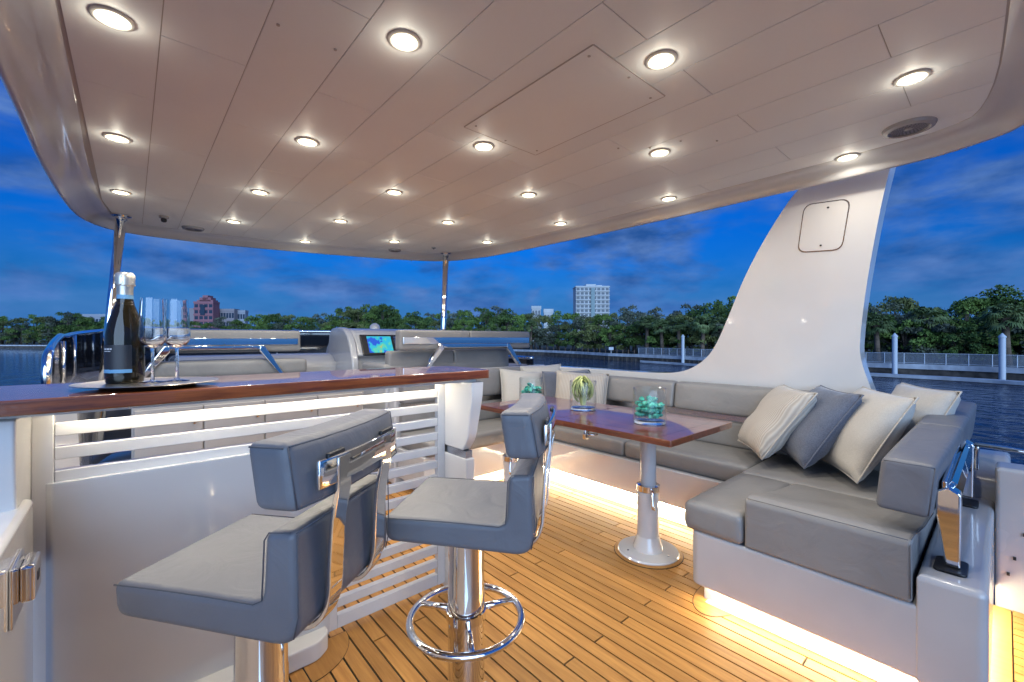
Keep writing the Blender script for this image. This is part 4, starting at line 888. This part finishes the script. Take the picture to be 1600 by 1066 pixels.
# chain link fence
fe = thing('shore_fence', 'long pale chain link fence on top of the sea wall', 'fence', tuple(shore(1300, .5)))
fo_ = shore(1300, .5); postm = lathe([(.055, 0), (.055, 1.7)], 8); postm.materials.append(M['fence_metal'])
pts = []; u = 998.0; last = None
while u < 2000:
    p = shore(u, .5)
    if last is None or (p - last).length > 2.35: pts.append(p); last = p
    u += .5
for p in pts: part('fence_post', postm, 'fence_metal', fe, (p.x - fo_.x, p.y - fo_.y, -2.6))
for zz, rr in ((-.93, .04), (-2.45, .03)): part('fence_rail', tube([(p.x - fo_.x, p.y - fo_.y, zz) for p in pts], rr, 6), 'fence_metal', fe)
for a, b_ in zip(pts[:-1], pts[1:]):
    part('mesh_panel', me_new('mp', [(a.x - fo_.x, a.y - fo_.y, -2.5), (b_.x - fo_.x, b_.y - fo_.y, -2.5), (b_.x - fo_.x, b_.y - fo_.y, -.95), (a.x - fo_.x, a.y - fo_.y, -.95)], [(0, 1, 2, 3)], False), 'fence_mesh', fe)
# rope fence further left
rf = thing('rope_fence', 'low rope and post fence along the distant sea wall', 'fence', tuple(shore(920, .5))); ro = shore(920, .5)
pm = lathe([(.11, 0), (.11, 1.05), (.08, 1.12)], 8); pm.materials.append(M['palm_bark']); rp = []
for u in range(838, 1000, 9):
    p = shore(u, .6); part('fence_post', pm, 'palm_bark', rf, (p.x - ro.x, p.y - ro.y, -2.6)); rp.append(p)
path = []
for a, b_ in zip(rp[:-1], rp[1:]):
    for s in range(5): q = a.lerp(b_, s / 5); path.append((q.x - ro.x, q.y - ro.y, -1.65 - .3 * (1 - (2 * s / 5 - 1) ** 2)))
part('rope', tube(path, .04, 5), 'palm_bark', rf)
sgp = shore(955, .1); t_ = thing('notice_board', 'small white notice board on the sea wall left of the fence', 'sign', (sgp.x, sgp.y, -2.6), -HEAD)
part('board', box(-.65, .65, -.04, .04, .9, 1.7), 'piling_white', t_); part('post', box(-.06, .06, .05, .15, 0, 1.6), 'fence_metal', t_)

# ---- trees
def leaf_mesh(name, clumps, nleaf, size, seed, mname, flat=.0):
    r_ = np.random.default_rng(seed); V = []; cnt = 0
    tot = sum(c[3] ** 2 for c in clumps)
    for (cx_, cy_, cz_, cr_) in clumps:
        k = int(nleaf * cr_ ** 2 / tot)
        d_ = r_.normal(size=(k, 3)); d_ /= np.linalg.norm(d_, axis=1)[:, None]; d_[:, 2] = np.where(d_[:, 2] < -.3, -d_[:, 2], d_[:, 2])
        rad = cr_ * (r_.uniform(.25, 1.0, k) ** .45)[:, None] * (1 + .22 * np.sin(d_[:, :1] * 7 + seed) * np.cos(d_[:, 1:2] * 6))
        c = np.array([cx_, cy_, cz_]) + d_ * rad * np.array([1, 1, .78])
        nrm = d_ * .7 + r_.normal(size=(k, 3)) * .75; nrm /= np.linalg.norm(nrm, axis=1)[:, None]
        a = np.cross(nrm, r_.normal(size=(k, 3))); a /= np.linalg.norm(a, axis=1)[:, None]; b_ = np.cross(nrm, a)
        s = (size * r_.uniform(.6, 1.35, k))[:, None]
        V.append(np.stack([c - a * s, c - b_ * s * .55, c + a * s, c + b_ * s * .55], 1).reshape(-1, 3)); cnt += k
    V = np.concatenate(V); me = bpy.data.meshes.new(name); me.from_pydata(V.tolist(), [], np.arange(cnt * 4).reshape(-1, 4).tolist()); me.materials.append(M[mname]); return me
TREES = []
def broadleaf(seed, mname, wide=.42, low=.22, lobes=15, nleaf=3200, size=.021):
    rd = random.Random(seed); cl = []
    for i in range(lobes):
        a = rd.uniform(0, 6.28); h = rd.uniform(low, .86); lim = wide * (1.0 - .55 * max(0, (h - .45) / .5) ** 1.3) * (.75 + .25 * min(1, h / .4))
        q = math.sqrt(rd.random()) * lim; cl.append((q * math.cos(a), q * math.sin(a), h, rd.uniform(.10, .175)))
    cl.append((rd.uniform(-.06, .06), 0, .88, .11))
    br = []
    tr_ = [(0, 0, -.02), (rd.uniform(-.02, .02), 0, .2), (rd.uniform(-.04, .04), rd.uniform(-.03, .03), .45), (rd.uniform(-.05, .05), 0, .72)]
    br.append(tube(tr_, [.030, .024, .017, .006], 7))
    for c in cl[::2]:
        b0 = Vector(tr_[1]).lerp(Vector(tr_[2]), rd.random()); br.append(tube([b0, b0.lerp(Vector(c[:3]), .5) + Vector((0, 0, .03)), Vector(c[:3])], [.011, .008, .003], 5))
    tm = join(*br); tm.materials.append(M['bark'])
    return tm, leaf_mesh('crown', cl, nleaf, size, seed, mname)
PROT = [broadleaf(1, 'leaf_green'), broadleaf(2, 'leaf_deep', .46, .2, 18), broadleaf(3, 'leaf_olive', .40, .25, 14), broadleaf(4, 'leaf_deep', .36, .3, 13), broadleaf(5, 'leaf_green', .5, .15, 18), broadleaf(6, 'leaf_grey', .48, .12, 16)]
BUSH = [broadleaf(11, 'leaf_green', .62, .16, 20, 2600, .034), broadleaf(12, 'leaf_olive', .66, .14, 18, 2600, .034), broadleaf(13, 'leaf_grey', .6, .16, 18, 2600, .034), broadleaf(14, 'leaf_deep', .62, .16, 18, 2600, .034)]
def palm_proto(seed):
    rd = random.Random(seed); V = []; Fc = []
    tr_ = [(0, 0, -.02), (.01, 0, .3), (.02, .01, .62), (.02, .01, .76)]
    tm = join(tube(tr_, [.045, .036, .034, .045], 9)); 
    boots = [tube([(.02, .01, .60 + .014 * i), (.02 + .075 * math.cos(i * 2.4), .01 + .075 * math.sin(i * 2.4), .635 + .014 * i)], [.016, .006], 5) for i in range(9)]
    tm = join(tm, *boots); tm.materials.append(M['palm_bark'])
    top = Vector((.02, .01, .77))
    for i in range(46):
        a = i * 2.39996 + rd.uniform(-.2, .2); el_ = R(rd.uniform(-50, 78)); ln = rd.uniform(.11, .16)
        d_ = Vector((math.cos(a) * math.cos(el_), math.sin(a) * math.cos(el_), math.sin(el_))); s_ = d_.cross(Vector((0, 0, 1))).normalized(); up = s_.cross(d_)
        c = top + d_ * ln; 
        b0 = len(V); V += [tuple(top + s_ * .004), tuple(top - s_ * .004), tuple(c - s_ * .003), tuple(c + s_ * .003)]; Fc.append((b0, b0 + 1, b0 + 2, b0 + 3))
        nb = 15
        for j in range(nb):
            th = R(-105 + 210 * j / (nb - 1)); bl_ = rd.uniform(.105, .14) * (1 - .18 * abs(th) / 2)
            dd = (d_ * math.cos(th) + s_ * math.sin(th)).normalized(); sd_ = (-d_ * math.sin(th) + s_ * math.cos(th)).normalized()
            droop = Vector((0, 0, -1)) * (.035 + .03 * rd.random()); b0 = len(V)
            m1 = c + dd * bl_ * .55 + up * .012; e1 = c + dd * bl_ + droop
            V += [tuple(c), tuple(m1 + sd_ * .011), tuple(e1), tuple(m1 - sd_ * .011)]; Fc.append((b0, b0 + 1, b0 + 2, b0 + 3))
    me = me_new('fronds', V, Fc, False); me.materials.append(M['frond']); return tm, me
PALM = [palm_proto(21), palm_proto(22)]
def plant(name, proto, p, h, lb, cat, group, wid=1.0, parts=('trunk', 'crown')):
    t_ = thing(name, lb, cat, (p.x, p.y, -2.75), random.uniform(0, 6.28), group); t_.scale = (h * wid, h * wid, h)
    part(parts[0], proto[0], 'bark', t_); part(parts[1], proto[1], 'leaf_green', t_); return t_
SKY = [(-400, 490), (0, 497), (60, 492), (110, 488), (150, 494), (230, 499), (300, 500), (380, 497), (430, 492), (500, 488), (560, 478), (600, 477), (650, 484), (700, 487), (750, 478), (800, 482), (850, 490), (900, 488), (950, 487), (1000, 476), (1050, 482), (1100, 468), (1140, 459), (1220, 462), (1300, 465), (1350, 470), (1390, 463), (1420, 474), (1450, 478), (1500, 466), (1550, 464), (1600, 462), (2400, 460)]
def skyline(u):
    for (a, ya), (b_, yb) in zip(SKY[:-1], SKY[1:]):
        if a <= u <= b_: return ya + (yb - ya) * (u - a) / (b_ - a)
    return 470
def depth(p): return p.dot(Fv)
def place(u):
    for lim, tx in ((70, 'at the far left edge'), (125, 'left of the chrome hoop rail'), (170, 'left of the champagne bottle'), (235, 'behind the champagne bottle'), (300, 'behind the champagne flutes'), (345, 'below the pink tower'), (400, 'below the low apartment blocks'), (470, 'above the short flip backrest'), (540, 'above the tinted windscreen'), (620, 'above the helm screen'), (690, 'left of the right chrome pole'), (760, 'right of the right chrome pole'), (830, 'above the long backrest end'), (900, 'left of the white tower'), (955, 'below the white tower'), (1020, 'right of the white tower'), (1080, 'behind the left piling'), (1175, 'beside the left edge of the arch'), (1400, 'beside the right edge of the arch'), (1470, 'right of the middle piling'), (1540, 'left of the last piling')):
        if u < lim: return tx
    return 'at the far right edge'
HUE = {'leaf_green': 'bright green', 'leaf_deep': 'deep green', 'leaf_olive': 'olive', 'leaf_grey': 'grey green'}
def tl(kind, row, pr, u): return HUE[pr[1].materials[0].name] + ' ' + kind + ' ' + row + ', ' + place(u)
rd = random.Random(33)
u = -60.0
while u < 1660:
    w_ = depth(shore(u)); step = (17 if u < 800 else 24) * (1 if u < 1350 else 1.25)
    p = shore(u, rd.uniform(9, 16)); y_ = skyline(u) + rd.uniform(-2, 20) * (1 if u < 1000 else 1.6); h = (530 - y_) * depth(p) / 677 + 4.03
    pr = rd.choice(PROT)
    if not 1170 < u < 1330: plant('shore_tree', pr, p, h / .97, tl('tree', 'in front row', pr, u), 'tree', 'trees of the wooded shore', rd.uniform(.85, 1.15))
    u += step * rd.uniform(.75, 1.25)
u = -60.0
while u < 1660:                                             # taller ones behind fill the gaps
    p = shore(u, rd.uniform(24, 36)); y_ = skyline(u) + rd.uniform(-4, 6); h = (530 - y_) * depth(p) / 677 + 4.03
    pr = rd.choice(PROT)
    if not 1170 < u < 1330: plant('shore_tree', pr, p, h / .97, tl('tree', 'in back row', pr, u), 'tree', 'trees of the wooded shore', rd.uniform(.8, 1.0))
    u += (24 if u < 800 else 34) * rd.uniform(.75, 1.25)
u = -60.0
while u < 1660:                                             # bushy fringe at the water
    p = shore(u, rd.uniform(4, 9)); y_ = 530 - (530 - skyline(u)) * rd.uniform(.25, .62); h = (530 - y_) * depth(p) / 677 + 4.03
    pr = rd.choice(BUSH)
    if not 1170 < u < 1330: plant('shore_shrub', pr, p, h / .97, tl('shrub', 'by the sea wall', pr, u), 'shrub', 'shrubs along the sea wall', rd.uniform(.8, 1.1), ('stem', 'foliage'))
    u += (14 if u < 800 else 19) * rd.uniform(.75, 1.25)
for i, (u, y_, lb) in enumerate(((1010, 497, 'fan palm left of the piling, second from the arch'), (1097, 497, 'fan palm just right of the piling, nearest the arch'), (1062, 500, 'fan palm behind the left white piling'), (1372, 495, 'big fan palm right behind the arch edge'), (1452, 482, 'tall slender fan palm between the two right pilings'), (1575, 478, 'tall fan palm behind the far right piling'), (830, 505, 'small fan palm where the rope fence begins'), (1035, 503, 'short fan palm left of the left white piling'), (1128, 499, 'short fan palm touching the left edge of the arch'))):
    p = shore(u, 6.5 if u == 1452 else 1.9); h = (530 - y_ + 6) * depth(p) / 677 + 4.03; plant('fan_palm', PALM[i % 2], p, h, lb, 'palm', 'fan palms on the shore', 1.25 if u > 900 else 1.0, ('trunk', 'fronds'))
p = shore(1566, 14); h = (530 - 441) * depth(p) / 677 + 4.03; plant('norfolk_pine', broadleaf(31, 'leaf_deep', .16, .25, 18, 2600, .018), p, h, 'tall narrow dark conifer rising above the trees at far right', 'tree', 'trees of the wooded shore', 1)

# ---- far buildings
def px3(u, y_, w_): v = bearing(u) * w_; return v.x, v.y, 1.28 + (530 - y_) * w_ / 677
def tower(lb, u0, u1, ytop, w_, floors, bays, wall, dep=.6, crown=None, name='apartment_tower'):
    a = bearing((u0 + u1) / 2) * w_; W_ = (u1 - u0) * w_ / 677; H_ = 1.28 + (530 - ytop) * w_ / 677 + 3
    t_ = thing(name, lb, 'building', (a.x, a.y, -3), -HEAD)
    part('wall', box(-W_ / 2, W_ / 2, 0, W_ * dep, 0, H_), wall, t_)
    fh = min(3.4, H_ / floors); n0 = int(H_ / 3.4); vis = floors
    fh = (530 - ytop) * w_ / 677 / floors; bw_ = W_ / bays
    wm = box(-bw_ * .36, bw_ * .36, -.25, .05, 0, fh * .55); wm.materials.append(M['far_window'])
    sm_ = box(-W_ / 2 - .4, W_ / 2 + .4, -1.3, 0, 0, fh * .22); sm_.materials.append(M[wall])
    for f_ in range(floors):
        z0 = H_ - (f_ + 1) * fh
        part('balcony', sm_, wall, t_, (0, 0, z0))
        for b_ in range(bays): part('window', wm, 'far_window', t_, (-W_ / 2 + bw_ * (b_ + .5), 0, z0 + fh * .3))
    rf_ = part('roof', box(-W_ / 2 - .6, W_ / 2 + .6, -.8, W_ * dep, H_, H_ + fh * .3), wall, t_)
    if crown:
        for (c0_, c1_, hh) in crown: part('penthouse', box(W_ * c0_, W_ * c1_, W_ * .1, W_ * .5, H_ + fh * .3, H_ + hh), wall, t_)
    return t_, W_, H_
t_, W_, H_ = tower('tall white apartment tower above the trees in the middle', 900, 952, 449, 520, 12, 8, 'tower_white', .6, [(-.18, .12, 4.2), (.1, .3, 3.0)])
part('glass_bay', box(-2.2, 2.2, -2.2, -1.35, H_ - 45, H_ - 1), 'far_glass', t_)
tower('low white building top behind trees left of the white tower', 831, 845, 483, 560, 3, 3, 'tower_white', .6, None, 'far_building'); tower('low white roof between tree tops beside the small white building', 850, 864, 489, 560, 2, 3, 'tower_white', .6, None, 'far_building')
t_, W_, H_ = tower('stepped pink tower on the left horizon behind the flutes', 303, 333, 474, 800, 6, 4, 'tower_pink', .5, [(-.42, .42, 6.5), (-.28, .30, 11.0), (-.12, .16, 15)], 'pink_tower')
part('glass_bay', box(-5, 3.5, -1.8, -1.32, H_ - 22, H_ - 3), 'far_window', t_); part('side_wing', box(-W_ / 2 - 11, -W_ / 2 - .1, 1, 16, 0, H_ - 9), 'tower_cream', t_)
tower('low cream apartment block right of the pink tower', 340, 366, 487, 820, 3, 6, 'tower_cream', .5, None, 'far_building'); tower('low grey apartment block farther right of the pink tower', 367, 383, 489, 830, 3, 4, 'tower_grey', .5, None, 'far_building')
tower('faint white low building on the horizon left of the bottle', 122, 165, 496, 900, 2, 8, 'tower_grey', .4, None, 'far_building'); 

# where plants would share a label, their order from left to right tells them apart
seen = {}
for o in list(col.objects):
    if o.parent is None and o.get('category') in ('tree', 'shrub'): seen.setdefault(o['label'], []).append(o)
ORD = {2: ('left of two', 'right of two'), 3: ('leftmost of three', 'middle of three', 'rightmost of three'), 4: ('leftmost of four', 'second of four', 'third of four', 'rightmost of four'), 5: ('leftmost of five', 'second of five', 'third of five', 'fourth of five', 'rightmost of five')}
for lb, os_ in seen.items():
    os_.sort(key=lambda q: q.location.dot(Rv) / q.location.dot(Fv))
    for q, wd in zip(os_, ORD.get(len(os_), ())): q['label'] = lb + ', ' + wd
